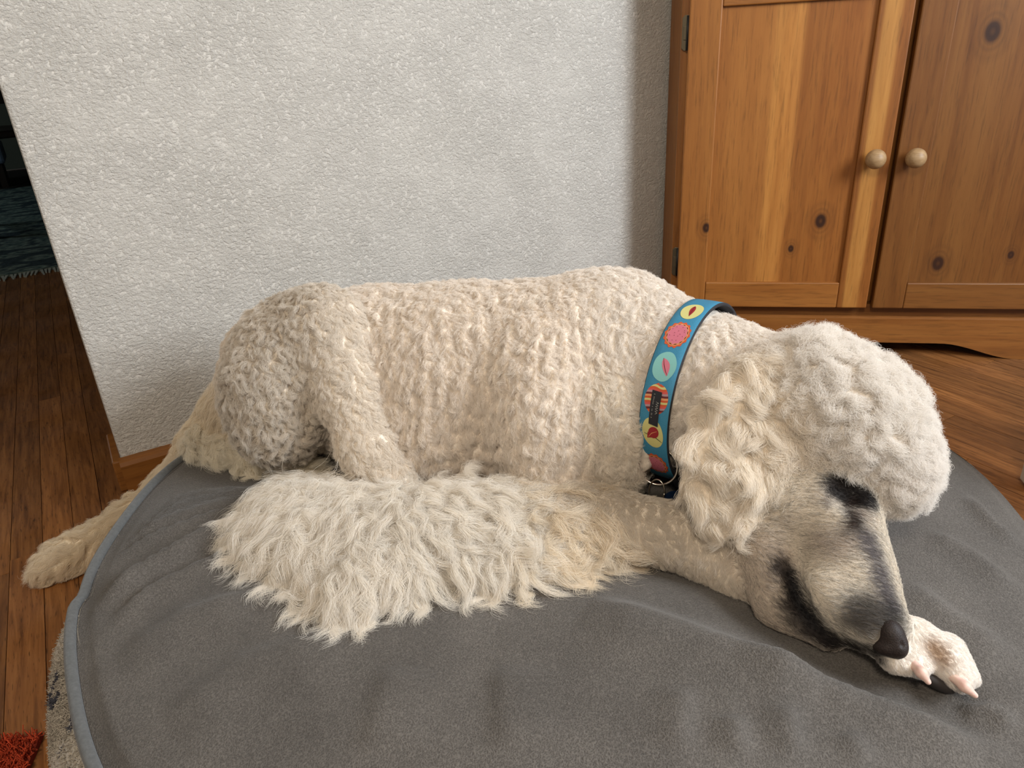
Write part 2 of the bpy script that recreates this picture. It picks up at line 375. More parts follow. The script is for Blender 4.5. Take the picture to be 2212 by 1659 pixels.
# carcass: front frame, sides splayed to the walls, top
bm = bmesh.new()
add_box(bm, SL, SL + 0.022, 0.0, 0.030, 0.0, CT); add_box(bm, SR - 0.022, SR, 0.0, 0.030, 0.0, CT)
add_box(bm, SL + 0.022, SR - 0.022, 0.004, 0.030, CT - 0.06, CT)
bm_obj('face_frame', bm, M['pine_side'], cab, bevel=0.002)
vs = []
for z in (0.09, CT - 0.01): vs += [(SL + .006, 0.03, z), (SL - 0.02, 0.13, z), (SL + 0.06, 0.2, z), (SR - .06, 0.2, z), (SR + .0, 0.13, z), (SR - .006, 0.03, z)]
mesh_obj('carcass', vs, [(0,1,2,3,4,5)[::-1], (6,7,8,9,10,11)] + [(i, (i+1) % 6, 6 + (i+1) % 6, 6 + i) for i in range(6)], M['pine_side'], cab)
box('bottom_rail', SL + .022, SR - .022, 0.006, 0.03, 0.088, 0.128, M['pine_rail_d'], cab)
# plinth with an arched lower edge
n = 60; xs = np.linspace(SL - 0.004, SR + 0.004, n)
def arch(x):
    d = min(x - (SL + 0.0), (SR) - x); u = np.clip((d - 0.115) / 0.17, 0, 1); return 0.036 * (u * u * (3 - 2 * u))
vs = []; yf, yb = -0.006, 0.022
for x in xs: vs += [(x, yf, arch(x)), (x, yf, 0.096), (x, yf + 0.006, 0.1005), (x, yb, 0.1005), (x, yb, arch(x))]
fs = []
for i in range(n - 1):
    for k in range(5): fs.append((5*i+k, 5*i+(k+1) % 5, 5*(i+1)+(k+1) % 5, 5*(i+1)+k)[::-1])
fs += [(0, 1, 2, 3, 4)[::-1], tuple(5*(n-1)+k for k in range(5))]
mesh_obj('plinth', vs, fs, M['pine_plinth'], cab)
def door(x0, x1, left):
    z0, z1 = 0.1265, CT - 0.07; st = 0.066
    d = empty('door'); d.parent = cab; d.location = (0, 0, 0)
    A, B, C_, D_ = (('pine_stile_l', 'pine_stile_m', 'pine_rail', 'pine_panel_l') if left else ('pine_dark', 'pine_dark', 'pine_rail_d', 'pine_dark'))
    y0, y1 = -0.021, -0.001
    box('stile', x0, x0 + st, y0, y1, z0, z1, M[A], d, 0.003)
    box('stile', x1 - st, x1, y0, y1, z0, z1, M[B], d, 0.003)
    for (a, b) in ((z0, z0 + 0.061), (0.772, 0.84), (z1 - 0.07, z1)): box('rail', x0 + st, x1 - st, y0 + 0.0004, y1, a, b, M[C_], d, 0.0025)
    for (a, b) in ((z0 + 0.055, 0.778), (0.834, z1 - 0.064)): box('panel', x0 + st - .006, x1 - st + .006, y0 + 0.0085, y1 - .003, a, b, M[D_], d)
    ks = (x1 - 0.0365) if left else (x0 + 0.029)
    k = lathe('knob', [(0.0085, 0), (0.0095, 0.003), (0.0088, 0.007)] + [(0.0204 * math.sin(a_), 0.0265 - 0.0195 * math.cos(a_)) for a_ in np.linspace(0.47, 3.08, 14)], M['knob'], d)
    k.location = (ks, y0, 0.466); tag(k, 'raw wood ball knob')
    if left:
        for hz in (0.727, 0.2335):
            hb = bmesh.new(); hw = 0.0065; hh = 0.034; X = x0 - 0.007
            vsq = [(X - hw, -hh + .005), (X - hw + .005, -hh), (X + hw, -hh), (X + hw, hh), (X - hw + .005, hh), (X - hw, hh - .005)]
            lo = [hb.verts.new((a, -0.0045, hz + b)) for a, b in vsq]; up = [hb.verts.new((a, 0.0008, hz + b)) for a, b in vsq]
            hb.faces.new(lo); hb.faces.new(up[::-1])
            for i in range(6): hb.faces.new((lo[i], up[i], up[(i+1) % 6], lo[(i+1) % 6]))
            add_box(hb, X - .0035, X + .0035, -0.0065, -0.004, hz - .013, hz + .013)
            bm_obj('hinge', hb, M['brass'], d, bevel=0.0006)
            ob = tube('hinge_pin', [(x0 - .0015, -0.008, hz - .033), (x0 - .0015, -0.008, hz + .033)], 0.0032, M['black_metal'], d, 10)
    return d
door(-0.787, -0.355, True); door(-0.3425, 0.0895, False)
box('gap_shade_sheet', SL + .022, SR - .022, 0.031, 0.034, 0.09, CT - .02, M['gap'], cab)  # black sheet added behind the doors as the shade in their gap

# pale side table whose foot peeks in at the right edge
q = F(2199, 1040)
st = empty('side_table', (q[0], q[1], 0), -CA)
tag(st, 'pale painted table foot on the orange floorboards at the right edge', 'table')
for i, (x, y) in enumerate(((0, 0), (0.34, 0), (0, -0.3), (0.34, -0.3))):
    bm = bmesh.new(); add_box(bm, x, x + 0.036, y - 0.036, y, 0.006, 0.40)
    lg = bm_obj('leg', bm, M['pale'], st, bevel=0.003); 
    fb = box('glide', x + .008, x + .028, y - .028, y - .008, 0.0, 0.0065, M['gap'], lg)
box('table_top', -0.0, 0.376, -0.336, 0.0, 0.40, 0.425, M['pale'], st, 0.004)
# ------------------------------------------------------------------ dog bed
BC = np.array(BED_C)
def seg_d(X, Y, a, b):
    ax, ay = a[:2]; bx, by = b[:2]; dx, dy = bx-ax, by-ay; L2 = dx*dx+dy*dy
    tt = np.clip(((X-ax)*dx+(Y-ay)*dy)/L2, 0, 1)
    side = ((X-ax)*dy-(Y-ay)*dx)/math.sqrt(L2)
    return np.hypot(X-ax-tt*dx, Y-ay-tt*dy), tt, side
FOLDS = []   # (pixel path on the cushion, height, width)
for pth, amp, wd_ in (
    ([(190, 1305), (300, 1235), (420, 1175), (560, 1120)], 0.011, 0.018), ([(215, 1345), (330, 1270), (470, 1215), (590, 1180)], 0.007, 0.017),
    ([(225, 1195), (340, 1145), (470, 1105), (600, 1085)], 0.006, 0.013), ([(255, 1150), (370, 1105), (500, 1070), (620, 1060)], 0.006, 0.012),
    ([(300, 1108), (410, 1068), (520, 1046), (640, 1040)], 0.005, 0.010), ([(345, 1066), (440, 1040), (560, 1030)], 0.004, 0.009),
    ([(200, 1290), (300, 1215), (420, 1160), (540, 1110)], 0.006, 0.010), ([(240, 1170), (330, 1128), (450, 1092), (560, 1075)], 0.004, 0.008), ([(270, 1130), (390, 1085), (520, 1058)], 0.004, 0.008), ([(320, 1085), (430, 1052), (560, 1036)], 0.003, 0.007), ([(230, 1420), (400, 1330), (560, 1290)], 0.006, 0.030), ([(330, 1560), (520, 1440), (760, 1380)], 0.005, 0.045),
    ([(1250, 1310), (1420, 1370), (1640, 1450), (1800, 1510)], 0.010, 0.045), ([(1560, 1420), (1760, 1480), (1960, 1535), (2160, 1600)], 0.009, 0.022),
    ([(2070, 1500), (2140, 1508), (2212, 1535)], 0.006, 0.012), ([(1590, 1560), (1600, 1640)], 0.005, 0.016), ([(1700, 1540), (1720, 1640)], 0.005, 0.016),
    ([(1480, 1500), (1470, 1640)], 0.004, 0.020), ([(1840, 1580), (1880, 1650)], 0.004, 0.014), ([(2090, 1060), (2150, 1120), (2212, 1150)], 0.006, 0.014),
    ([(2000, 1150), (2100, 1190), (2212, 1260)], 0.005, 0.020), ([(1960, 1260), (2060, 1330), (2200, 1400)], 0.005, 0.022),
    ([(1100, 1640), (1090, 1440)], 0.004, 0.035), ([(800, 1640), (860, 1440)], 0.004, 0.04)):
    P = [F(px, py, 0.18)[:2] for px, py in pth]; FOLDS.append((P, amp, wd_))
DENTS = [([F(560, 1000, .18), F(1000, 1060, .18), F(1280, 1080, .18)], 0.020, 0.10), ([F(1300, 1180, .18), F(1560, 1260, .18), F(1800, 1420, .18), F(2050, 1490, .18)], 0.014, 0.038)]
nz1, nz2 = Noise(11, 9.0), Noise(12, 24.0)
def bed_top(X, Y):
    X = np.asarray(X, float); Y = np.asarray(Y, float)
    r = np.clip(np.hypot(X - BC[0], Y - BC[1]) / BED_R, 0, 1)
    ta = np.arctan2(Y - BC[1], X - BC[0]); rightside = np.exp(-((ta + 0.45) / 0.75) ** 2)
    z = 0.158 + 0.036 * (1 - r**2.6) ** 0.75
    fade = np.clip((1 - r) / 0.05, 0, 1) ** 0.7
    d = np.zeros_like(z)
    for P, amp, w in FOLDS:
        best = np.full(z.shape, 9.0); tm = np.zeros_like(z); sg = np.zeros_like(z); ns = len(P) - 1
        for i in range(ns):
            q, tt, s = seg_d(X, Y, P[i], P[i+1]); m = q < best; best = np.where(m, q, best); sg = np.where(m, s, sg); tm = np.where(m, (i + tt) / ns, tm)
        d += 1.6 * amp * np.exp(-(best / np.where(sg > 0, w * 1.1, w * 0.38)) ** 2) * np.clip(np.sin(np.pi * np.clip(tm, 0.04, 0.96)) * 1.5, 0, 1)
    for P, amp, w in DENTS:
        best = np.full(z.shape, 9.0)
        for i in range(len(P) - 1): best = np.minimum(best, seg_d(X, Y, P[i], P[i+1])[0])
        d -= amp * np.exp(-(best / w) ** 2)
    Q = np.stack([X, Y, 0 * X], -1)
    d += 0.0028 * nz1(Q) + 0.0009 * nz2(Q)
    return z + d * fade
_q = F(180, 1305, .16); KINK = math.atan2(_q[1] - BC[1], _q[0] - BC[0])
def kink(th):
    d = ((KINK - th + np.pi) % (2 * np.pi)) - np.pi                      # positive towards the wall
    return np.where(d > 0, (1 - np.exp(-d / 0.012)) * np.exp(-d / 0.16), 0)
def rim(th):                                                           # slightly uneven outline
    return BED_R + 0.004 * np.sin(3 * th + 1) + 0.0025 * np.sin(7 * th) + 0.0015 * np.sin(13 * th + 2) - 0.0095 * kink(th)
def rimz(th): return 0.157 + 0.004 * np.sin(5 * th + .5) + 0.002 * np.sin(11 * th)
NT_ = 384; th = np.linspace(0, 2 * np.pi, NT_, endpoint=False)
bed = empty('dog_bed', (BC[0], BC[1], 0))
tag(bed, 'round grey suede dog bed with blue-grey piping and flecked fleece side', 'dog bed')
def ringmesh(name, rings, mat, closed_center=False):
    V = np.concatenate(rings); m = len(rings); fs = []
    for i in range(m - 1):
        for k in range(NT_): fs.append((i*NT_+k, i*NT_+(k+1) % NT_, (i+1)*NT_+(k+1) % NT_, (i+1)*NT_+k))
    V = V - np.array([BC[0], BC[1], 0])
    return mesh_obj(name, V, fs, mat, bed, True)
NR = 170; rings = []
for j in range(NR + 1):
    u = 1 - (j / NR); rr = rim(th) * max(u, 0.004)
    X = BC[0] + rr * np.cos(th); Y = BC[1] + rr * np.sin(th); Z = bed_top(X, Y)
    if j < 6: Z = Z * (j / 6) + (rimz(th) - 0.001) * (1 - j / 6)
    rings.append(np.stack([X, Y, Z], 1))
ringmesh('top_panel', rings[::-1], M['suede'])
for o_ in (0,):
    pr = []
    for k in range(9):
        a = 2 * math.pi * k / 8
        tuck = np.exp(-(((th + np.pi) % (2 * np.pi) - np.pi + 0.35) / 0.8) ** 2)
        rr = rim(th) + 0.004 + 0.0062 * math.cos(a) - 0.010 * tuck
        pr.append(np.stack([BC[0] + rr * np.cos(th), BC[1] + rr * np.sin(th), rimz(th) + 0.0062 * math.sin(a) + 0.001 - 0.030 * tuck], 1))
    ringmesh('piping', pr, M['piping'])
sd = []; nzs = Noise(21, 40.0)
for j in range(25):
    u = j / 24; z = 0.002 + 0.155 * u
    bul = 0.048 * math.sin(math.pi * min(1, max(0, (u * .86 + 0.14))) ) ** 0.8
    rr = rim(th) + bul - 0.004
    X = BC[0] + rr * np.cos(th); Y = BC[1] + rr * np.sin(th); zz = np.full(NT_, z) * (rimz(th) / 0.157)
    N_ = nzs(np.stack([X, Y, zz], 1)) * 0.0018
    sd.append(np.stack([X + N_ * np.cos(th), Y + N_ * np.sin(th), zz], 1))
b0 = sd[0].copy(); b0[:, 0] = BC[0] + (b0[:, 0] - BC[0]) * 0.02; b0[:, 1] = BC[1] + (b0[:, 1] - BC[1]) * 0.02
fleece_side = ringmesh('side_band', [b0] + sd, M['fleece'])

# ------------------------------------------------------------------ dog body as one blended surface
PR = []      # primitives: dict(kind, region, k, ...)
def cone(region, a, ra, b, rb, k=0.02, cut=False): PR.append(dict(t='c', reg=region, a=a, b=b, ra=ra, rb=rb, k=k, cut=cut))
def ell(region, c, r, ang=0.0, k=0.02, cut=False, tilt=0.0):
    ca, sa = math.cos(math.radians(ang)), math.sin(math.radians(ang))
    ct, st_ = math.cos(math.radians(tilt)), math.sin(math.radians(tilt))
    ax = [np.array([ca, sa, 0]), np.array([-sa, ca, 0]), np.array([0, 0, 1.])]
    # tilt about the image x axis
    A = np.stack([ROT @ v for v in (ax[0] * 1.0, ax[1] * ct + ax[2] * st_, ax[2] * ct - ax[1] * st_)])
    PR.append(dict(t='e', reg=region, c=c, A=A, r=np.array(r), k=k, cut=cut))
def chain(region, pts, k=0.02):
    for (p, r), (q, s) in zip(pts, pts[1:]): cone(region, p, r, q, s, k)
# torso
chain('torso', [(Pt(665, 808, 1.15), .122), (Pt(830, 812, 1.11), .130), (Pt(1000, 822, 1.07), .137), (Pt(1240, 812, 1.02), .138)], 0.03)
ell('rump', Pt(600, 830, 1.17), (.085, .125, .10), 12, 0.03)
ell('torso', Pt(1185, 900, .942), (.075, .125, .085), -8, 0.03)
ell('torso', Pt(1000, 935, 1.02), (.15, .085, .07), 4, 0.03)
ell('chest', Pt(1318, 925, .935), (.052, .098, .085), -6, 0.03)
ell('chest', Pt(1290, 840, .97), (.07, .09, .08), 30, 0.03)
# neck and head
chain('neck', [(Pt(1330, 765, 1.0), .116), (Pt(1500, 846, .93), .097), (Pt(1650, 880, .865), .088)], 0.03)
ell('head', Pt(1740, 930, .83), (.082, .085, .085), 0, 0.03)
ell('topknot', Pt(1824, 908, .80), (.074, .069, .082), 25, 0.025)
ell('topknot', Pt(1760, 850, .80), (.06, .06, .06), 0, 0.03)
ell('brow', Pt(1918, 988, .770), (.044, .056, .052), -8, 0.02)
ell('brow', Pt(1852, 972, .765), (.048, .030, .04), 20, 0.015)
ell('cheek', Pt(1715, 1120, .785), (.058, .072, .055), -10, 0.025)
chain('muzzle', [(Pt(1782, 1085, .772), .053), (Pt(1832, 1240, .715), .0385), (Pt(1885, 1345, .676), .0295)], 0.016)
ell('muzzle', Pt(1812, 1300, .694), (.037, .027, .03), 42, 0.012)
cone('muzzle', Pt(1828, 1120, .735), .027, Pt(1920, 1350, .668), .0112, 0.018)
chain('jaw', [(Pt(1665, 1200, .765), .036), (Pt(1690, 1300, .735), .026), (Pt(1790, 1375, .70), .014)], 0.016)
# ear
ell('ear', Pt(1624, 972, .770), (.069, .088, .021), 20, 0.006, tilt=-6)
cone('ear', Pt(1650, 845, .80), .040, Pt(1700, 930, .775), .027, 0.012)
# near foreleg and paw
chain('foreleg', [(Pt(1225, 1120, .885), .046), (Pt(1330, 1135, .855), .040), (Pt(1470, 1160, .82), .036), (Pt(1590, 1230, .792), .031), (Pt(1760, 1310, .742), .024), (Pt(1900, 1372, .702), .020)], 0.007)
chain('paw', [(Pt(1900, 1372, .702), .020), (Pt(1975, 1385, .679), .0195), (Pt(2035, 1423, .664), .0160), (Pt(2078, 1474, .648), .0105)], 0.012)
chain('paw', [(Pt(1945, 1390, .672), .018), (Pt(1955, 1420, .660), .0135), (Pt(1988, 1446, .650), .0095)], 0.007)
chain('paw', [(Pt(1930, 1405, .672), .014), (Pt(1925, 1425, .658), .010), (Pt(1950, 1440, .648), .008)], 0.006)
chain('paw', [(Pt(2050, 1400, .672), .014), (Pt(2095, 1465, .660), .010)], 0.008)
# near hind leg
ell('thigh', Pt(622, 820, 1.036), (.088, .122, .080), 12, 0.02)
ell('thigh', Pt(690, 705, 1.012), (.050, .055, .055), 0, 0.03)
chain('shank', [(Pt(718, 715, .992), .045), (Pt(757, 850, .975), .035), (Pt(792, 965, .965), .030), (Pt(850, 1045, .96), .030)], 0.035)
# far hind leg over the back of the bed, down to the floor
chain('hindleg', [(Pt(520, 890, 1.15), .055), (Pt(452, 965, 1.185), .040), (Pt(375, 1048, 1.215), .028), (Pt(290, 1112, 1.205), .024), (Pt(205, 1172, 1.17), .025), (Pt(150, 1203, 1.15), .026), (Pt(108, 1226, 1.13), .022)], 0.02)
# tail: link under the haunch and the long-haired mass on the cushion
chain('taillink', [(Pt(450, 955, 1.135), .030), (Pt(560, 1000, 1.10), .018), (Pt(660, 1025, 1.06), .020)], 0.02)
for (px, py, z, a, b, c) in ((640, 1130, .185, .062, .075, .034), (740, 1160, .188, .085, .085, .042), (880, 1180, .19, .085, .080, .048), (1010, 1160, .19, .085, .075, .046), (1140, 1150, .19, .085, .058, .044), (800, 1270, .188, .060, .040, .030), (1240, 1150, .195, .055, .045, .036), (1120, 1230, .188, .060, .030, .026)):
    A = np.stack([img(1, 0.0, 0.0) * np.array([1, 1, 0]), np.zeros(3), [0, 0, 1.]]); A[0] /= np.linalg.norm(A[0]); A[1] = np.cross(A[2], A[0])
    PR.append(dict(t='e', reg='tail', c=F(px, py, z), A=A, r=np.array([a, b, c]), k=0.03, cut=False))
# creases: mouth line, eye hollow
cone('muzzle', Pt(1703, 1228, .720), .007, Pt(1728, 1295, .700), .014, 0.006, True)
cone('muzzle', Pt(1728, 1295, .700), .014, Pt(1762, 1358, .684), .011, 0.006, True)
cone('muzzle', Pt(1762, 1362, .684), .010, Pt(1860, 1410, .662), .008, 0.006, True)
ell('muzzle', Pt(1838, 1066, .716), (.019, .018, .019), 0, 0.010, True)

def prim_sd(p, P):
    if p['t'] == 'c':
        ab = p['b'] - p['a']; t_ = np.clip(((P - p['a']) @ ab) / (ab @ ab), 0, 1)
        return np.linalg.norm(P - p['a'] - t_[..., None] * ab, axis=-1) - (p['ra'] + (p['rb'] - p['ra']) * t_)
    q = (P - p['c']) @ p['A'].T; k0 = np.linalg.norm(q / p['r'], axis=-1); k1 = np.linalg.norm(q / p['r']**2, axis=-1)
    return k0 * (k0 - 1) / np.maximum(k1, 1e-9)
def bounds(p, m):
    if p['t'] == 'c':
        r = max(p['ra'], p['rb']); return np.minimum(p['a'], p['b']) - r - m, np.maximum(p['a'], p['b']) + r + m
    e = np.sqrt(((p['A'] * p['r'][:, None]) ** 2).sum(0)); return p['c'] - e - m, p['c'] + e + m
RES = 0.005
lo = np.min([bounds(p, 0)[0] for p in PR if not p['cut']], 0) - 0.02; hi = np.max([bounds(p, 0)[1] for p in PR if not p['cut']], 0) + 0.02
lo[2] = max(lo[2], -0.012)
dims = np.ceil((hi - lo) / RES).astype(int) + 1
D = np.full(dims, 0.2, np.float32)
AX = [lo[i] + RES * np.arange(dims[i]) for i in range(3)]
D_main, D_leg = D, D.copy()
for p in PR:
    D = D_leg if p['reg'] in ('thigh', 'shank') else D_main
    k = p['k']; b0_, b1_ = bounds(p, max(k, 0.012) + 0.012)
    i0 = np.clip(np.floor((b0_ - lo) / RES).astype(int), 0, dims); i1 = np.clip(np.ceil((b1_ - lo) / RES).astype(int) + 1, 0, dims)
    if (i1 <= i0).any(): continue
    sl = tuple(slice(a, b) for a, b in zip(i0, i1))
    G = np.stack(np.meshgrid(*[AX[i][sl[i]] for i in range(3)], indexing='ij'), -1)
    d = prim_sd(p, G).astype(np.float32); o = D[sl]
    if p['cut']:
        d = -d; h_ = np.maximum(k - np.abs(o - d), 0) / k; D[sl] = np.maximum(o, d) + h_ * h_ * k * .25
    else:
        h_ = np.maximum(k - np.abs(o - d), 0) / k; D[sl] = np.minimum(o, d) - h_ * h_ * k * .25
D = D_main; h_ = np.maximum(0.006 - np.abs(D_main - D_leg), 0) / 0.006; D = np.minimum(D_main, D_leg) - h_ * h_ * 0.0015
# rest on the cushion and the floor
GX, GY = np.meshgrid(AX[0], AX[1], indexing='ij')
rr_ = np.hypot(GX - BC[0], GY - BC[1])
base = np.where(rr_ < BED_R + 0.012, bed_top(GX, GY) - 0.004, np.where(rr_ < BED_R + 0.055, 0.12 * np.clip((BED_R + 0.055 - rr_) / 0.043, 0, 1) ** 0.5, 0.001))
D = np.maximum(D, (base[:, :, None] - AX[2][None, None, :]).astype(np.float32))

def surface_nets(D, lo, res):
    ins = D < 0; nx, ny, nz = D.shape
    acc = np.zeros((nx-1, ny-1, nz-1, 3), np.float32); cnt = np.zeros((nx-1, ny-1, nz-1), np.float32)
    sh = [(0,0,0),(1,0,0),(0,1,0),(1,1,0),(0,0,1),(1,0,1),(0,1,1),(1,1,1)]
    def cv(A, s): return A[s[0]:nx-1+s[0], s[1]:ny-1+s[1], s[2]:nz-1+s[2]]
    for i in range(8):
        for j in range(i + 1, 8):
            if sum(abs(a - b) for a, b in zip(sh[i], sh[j])) != 1: continue
            m = cv(ins, sh[i]) != cv(ins, sh[j]); idx = np.nonzero(m)
            da = cv(D, sh[i])[idx]; db = cv(D, sh[j])[idx]; tt = (da / (da - db))[:, None]
            acc[idx] += np.array(sh[i], np.float32) * (1 - tt) + np.array(sh[j], np.float32) * tt; cnt[idx] += 1
    act = cnt > 0; vid = np.full(act.shape, -1, np.int64); ci = np.argwhere(act); vid[act] = np.arange(len(ci))
    V = lo + res * (ci + acc[act] / cnt[act][:, None])
    quads = []
    for ax in range(3):
        a = [slice(None)] * 3; b = [slice(None)] * 3; a[ax] = slice(0, -1); b[ax] = slice(1, None)
        m = ins[tuple(a)] != ins[tuple(b)]; idx = np.argwhere(m); fl = ins[tuple(a)][m]
        u, v = (ax + 1) % 3, (ax + 2) % 3
        ok = (idx[:, u] > 0) & (idx[:, v] > 0) & (idx[:, u] < vid.shape[u]) & (idx[:, v] < vid.shape[v]); idx = idx[ok]; fl = fl[ok]
        def at(du, dv):
            q = idx.copy(); q[:, u] -= du; q[:, v] -= dv; return vid[q[:, 0], q[:, 1], q[:, 2]]
        Q = np.stack([at(1, 1), at(0, 1), at(0, 0), at(1, 0)], 1); Q[~fl] = Q[~fl][:, ::-1]; quads.append(Q)
    return V, np.concatenate(quads)
BV, BQ = surface_nets(D, lo, RES)
# keep the largest connected piece
par = np.arange(len(BV)); ed = np.concatenate([BQ[:, [0, 1]], BQ[:, [1, 2]], BQ[:, [2, 3]], BQ[:, [3, 0]]])
for _ in range(400):
    m = np.minimum(par[ed[:, 0]], par[ed[:, 1]]); old = par.copy()
    np.minimum.at(par, ed[:, 0], m); np.minimum.at(par, ed[:, 1], m); par = par[par]
    if (old == par).all(): break
main = np.bincount(par).argmax(); keep = par == main; remap = np.cumsum(keep) - 1
BQ = remap[BQ[keep[BQ].all(1)]]; BV = BV[keep]
def quad_mesh(name, V, Q):
    me = bpy.data.meshes.new(name); me.vertices.add(len(V)); me.vertices.foreach_set('co', V.astype(np.float32).ravel())
    me.loops.add(Q.size); me.loops.foreach_set('vertex_index', Q.astype(np.int32).ravel())
    me.polygons.add(len(Q)); me.polygons.foreach_set('loop_start', np.arange(0, Q.size, 4, dtype=np.int32))
    me.polygons.foreach_set('use_smooth', [True] * len(Q)); me.update(); me.validate(); return me
def vnormals(V, Q):
    n = np.cross(V[Q[:, 2]] - V[Q[:, 0]], V[Q[:, 3]] - V[Q[:, 1]]); N = np.zeros_like(V)
    for i in range(4): np.add.at(N, Q[:, i], n)
    return N / np.maximum(np.linalg.norm(N, axis=1), 1e-12)[:, None]
for _ in range(2):                                                      # light smoothing
    S = np.zeros_like(BV); C = np.zeros(len(BV))
    for a, b in ((0, 1), (1, 2), (2, 3), (3, 0)):
        np.add.at(S, BQ[:, a], BV[BQ[:, b]]); np.add.at(S, BQ[:, b], BV[BQ[:, a]]); np.add.at(C, BQ[:, a], 1); np.add.at(C, BQ[:, b], 1)
    BV = BV + 0.45 * (S / np.maximum(C, 1)[:, None] - BV)
# ------------------------------------------------------------------ regions, coat markings and painted shade
REGS = ['torso', 'rump', 'chest', 'neck', 'head', 'topknot', 'brow', 'cheek', 'muzzle', 'jaw', 'ear', 'foreleg', 'paw', 'thigh', 'shank', 'hindleg', 'taillink', 'tail']
RI = {r: i for i, r in enumerate(REGS)}
def reg_d(P):
    out = np.full((len(P), len(REGS)), 9.0, np.float32)
    for p in PR:
        if p['cut']: continue
        i = RI[p['reg']]; out[:, i] = np.minimum(out[:, i], prim_sd(p, P))
    return out
def weights(P, soft=0.006):
    d = reg_d(P); w = np.exp(-np.clip((d - d.min(1, keepdims=True)) / soft, 0, 30)); return w / w.sum(1, keepdims=True)
BN = vnormals(BV, BQ)
wob1, wob2, wob3 = Noise(31, 110.0), Noise(32, 300.0), Noise(33, 45.0)
wob4, wob5, wob6 = Noise(34, 520.0), Noise(35, 160.0), Noise(36, 230.0)
AXU = img(1, 0.04)
def cords(P): return 2 * np.pi * ((P @ AXU) / 0.0185 + 0.35 * wob3(P) + 0.17 * wob1(P) + 0.07 * wob2(P) + 9.0 * np.clip((P @ AXU) - 0.30, 0, 1) * (P[:, 2] - 0.3))
BW = weights(BV)
tw = BW[:, [RI['torso'], RI['rump'], RI['chest']]].sum(1) + 0.5 * BW[:, RI['neck']]
BV = BV + BN * (tw * (0.0027 * np.cos(cords(BV)) * (0.65 + 0.35 * wob1(BV)) + 0.0012 * wob2(BV)) + (BW[:, RI['thigh']] + BW[:, RI['shank']] * .6) * (0.0015 * wob2(BV) + .0009 * wob4(BV)) + 0.003 * BW[:, RI['ear']] * wob5(BV) + (BW[:, RI['topknot']] + BW[:, RI['head']]) * .0018 * wob5(BV))[:, None]
BN = vnormals(BV, BQ)
def to_px(P):
    c = (P - CAM) @ ROT
    return CX + FPX * c[:, 0] / c[:, 2], CY + FPX * c[:, 1] / c[:, 2], c[:, 2]
_px, _py, _pd = to_px(BV)
def surf(x, y, rad=7.0):                                                # where a measured line of sight meets the coat
    m = (np.abs(_px - x) < rad) & (np.abs(_py - y) < rad)
    if not m.any(): return surf(x, y, rad * 2)
    return Pt(x, y, _pd[m].min() + 0.002)
MARKS = []
def mark(pts, r, c, s=1.0, p=2.0):
    for (x, y) in pts: MARKS.append((surf(x, y), r, np.array(c), s, p))
GREYB = (0.34, 0.27, 0.23); DARK = (0.02, 0.016, 0.016)
mark([(1775, 1165), (1810, 1185), (1840, 1170)], 0.014, (0.40, 0.31, 0.265), 0.42)
mark([(1870, 1150), (1700, 1130)], 0.016, (0.48, 0.40, 0.34), 0.3)
mark([(1880, 1165), (1893, 1200), (1906, 1240), (1919, 1275), (1932, 1310)], 0.0110, (0.12, 0.105, 0.125), 0.85, 3)
mark([(1850, 1310), (1880, 1310), (1900, 1335), (1860, 1345), (1930, 1330), (1935, 1350)], 0.0125, (0.045, 0.040, 0.042), 0.72)
mark([(1838, 1345), (1880, 1365), (1905, 1360)], 0.010, (0.06, 0.05, 0.05), 0.5)
mark([(1800, 1048), (1815, 1042), (1832, 1046), (1850, 1060), (1830, 1065), (1845, 1078), (1868, 1072), (1880, 1085)], 0.0120, DARK, 0.99, 5)
mark([(1838, 1090), (1845, 1105), (1852, 1122), (1850, 1135)], 0.0090, (0.025, 0.015, 0.013), 0.96, 4)
mark([(1800, 1075), (1875, 1110)], 0.011, GREYB, 0.6)
mark([(1845, 1140), (1830, 1155)], 0.005, (0.12, 0.08, 0.06), 0.6)
mark([(1789, 1092)], 0.0042, (0.05, 0.02, 0.015), 0.95, 3)
mark([(1800, 1062), (1818, 1072), (1872, 1092), (1888, 1078)], 0.0080, DARK, 0.95, 4)
mark([(1690, 1228), (1702, 1245), (1712, 1270), (1720, 1295), (1735, 1320), (1750, 1340), (1768, 1360), (1790, 1378)], 0.0115, (0.006, 0.005, 0.006), 0.99, 6)
mark([(1700, 1310), (1715, 1340), (1740, 1365), (1770, 1385), (1800, 1395)], 0.009, (0.035, 0.027, 0.026), 0.93, 3)
mark([(1810, 1390), (1835, 1398), (1860, 1405), (1890, 1412)], 0.0105, (0.02, 0.016, 0.016), 0.95, 4)
mark([(1690, 1205), (1670, 1250)], 0.010, GREYB, 0.4)
mark([(2020, 1405), (2035, 1420), (2010, 1395)], 0.008, (0.40, 0.26, 0.16), 0.75)  # shade of the hollow between the toe tendons, painted into the fur
mark([(1965, 1480), (2000, 1490), (2040, 1500), (1935, 1462)], 0.006, (0.03, 0.025, 0.022), 0.9, 3)
BASE = {'torso': (.92, .85, .77), 'rump': (.89, .825, .735), 'chest': (.90, .835, .745), 'neck': (.93, .87, .80), 'head': (.93, .87, .80), 'topknot': (.945, .90, .845), 'brow': (.945, .90, .85),
        'cheek': (.82, .75, .65), 'muzzle': (.87, .80, .70), 'jaw': (.72, .63, .54), 'ear': (.91, .835, .73), 'foreleg': (.78, .71, .62), 'paw': (.90, .85, .80), 'thigh': (.82, .755, .67), 'shank': (.89, .825, .74),
        'hindleg': (.89, .79, .63), 'taillink': (.92, .86, .74), 'tail': (.94, .895, .83)}
BC_ = np.array([BASE[r] for r in REGS], np.float32)
tone = Noise(41, 20.0)
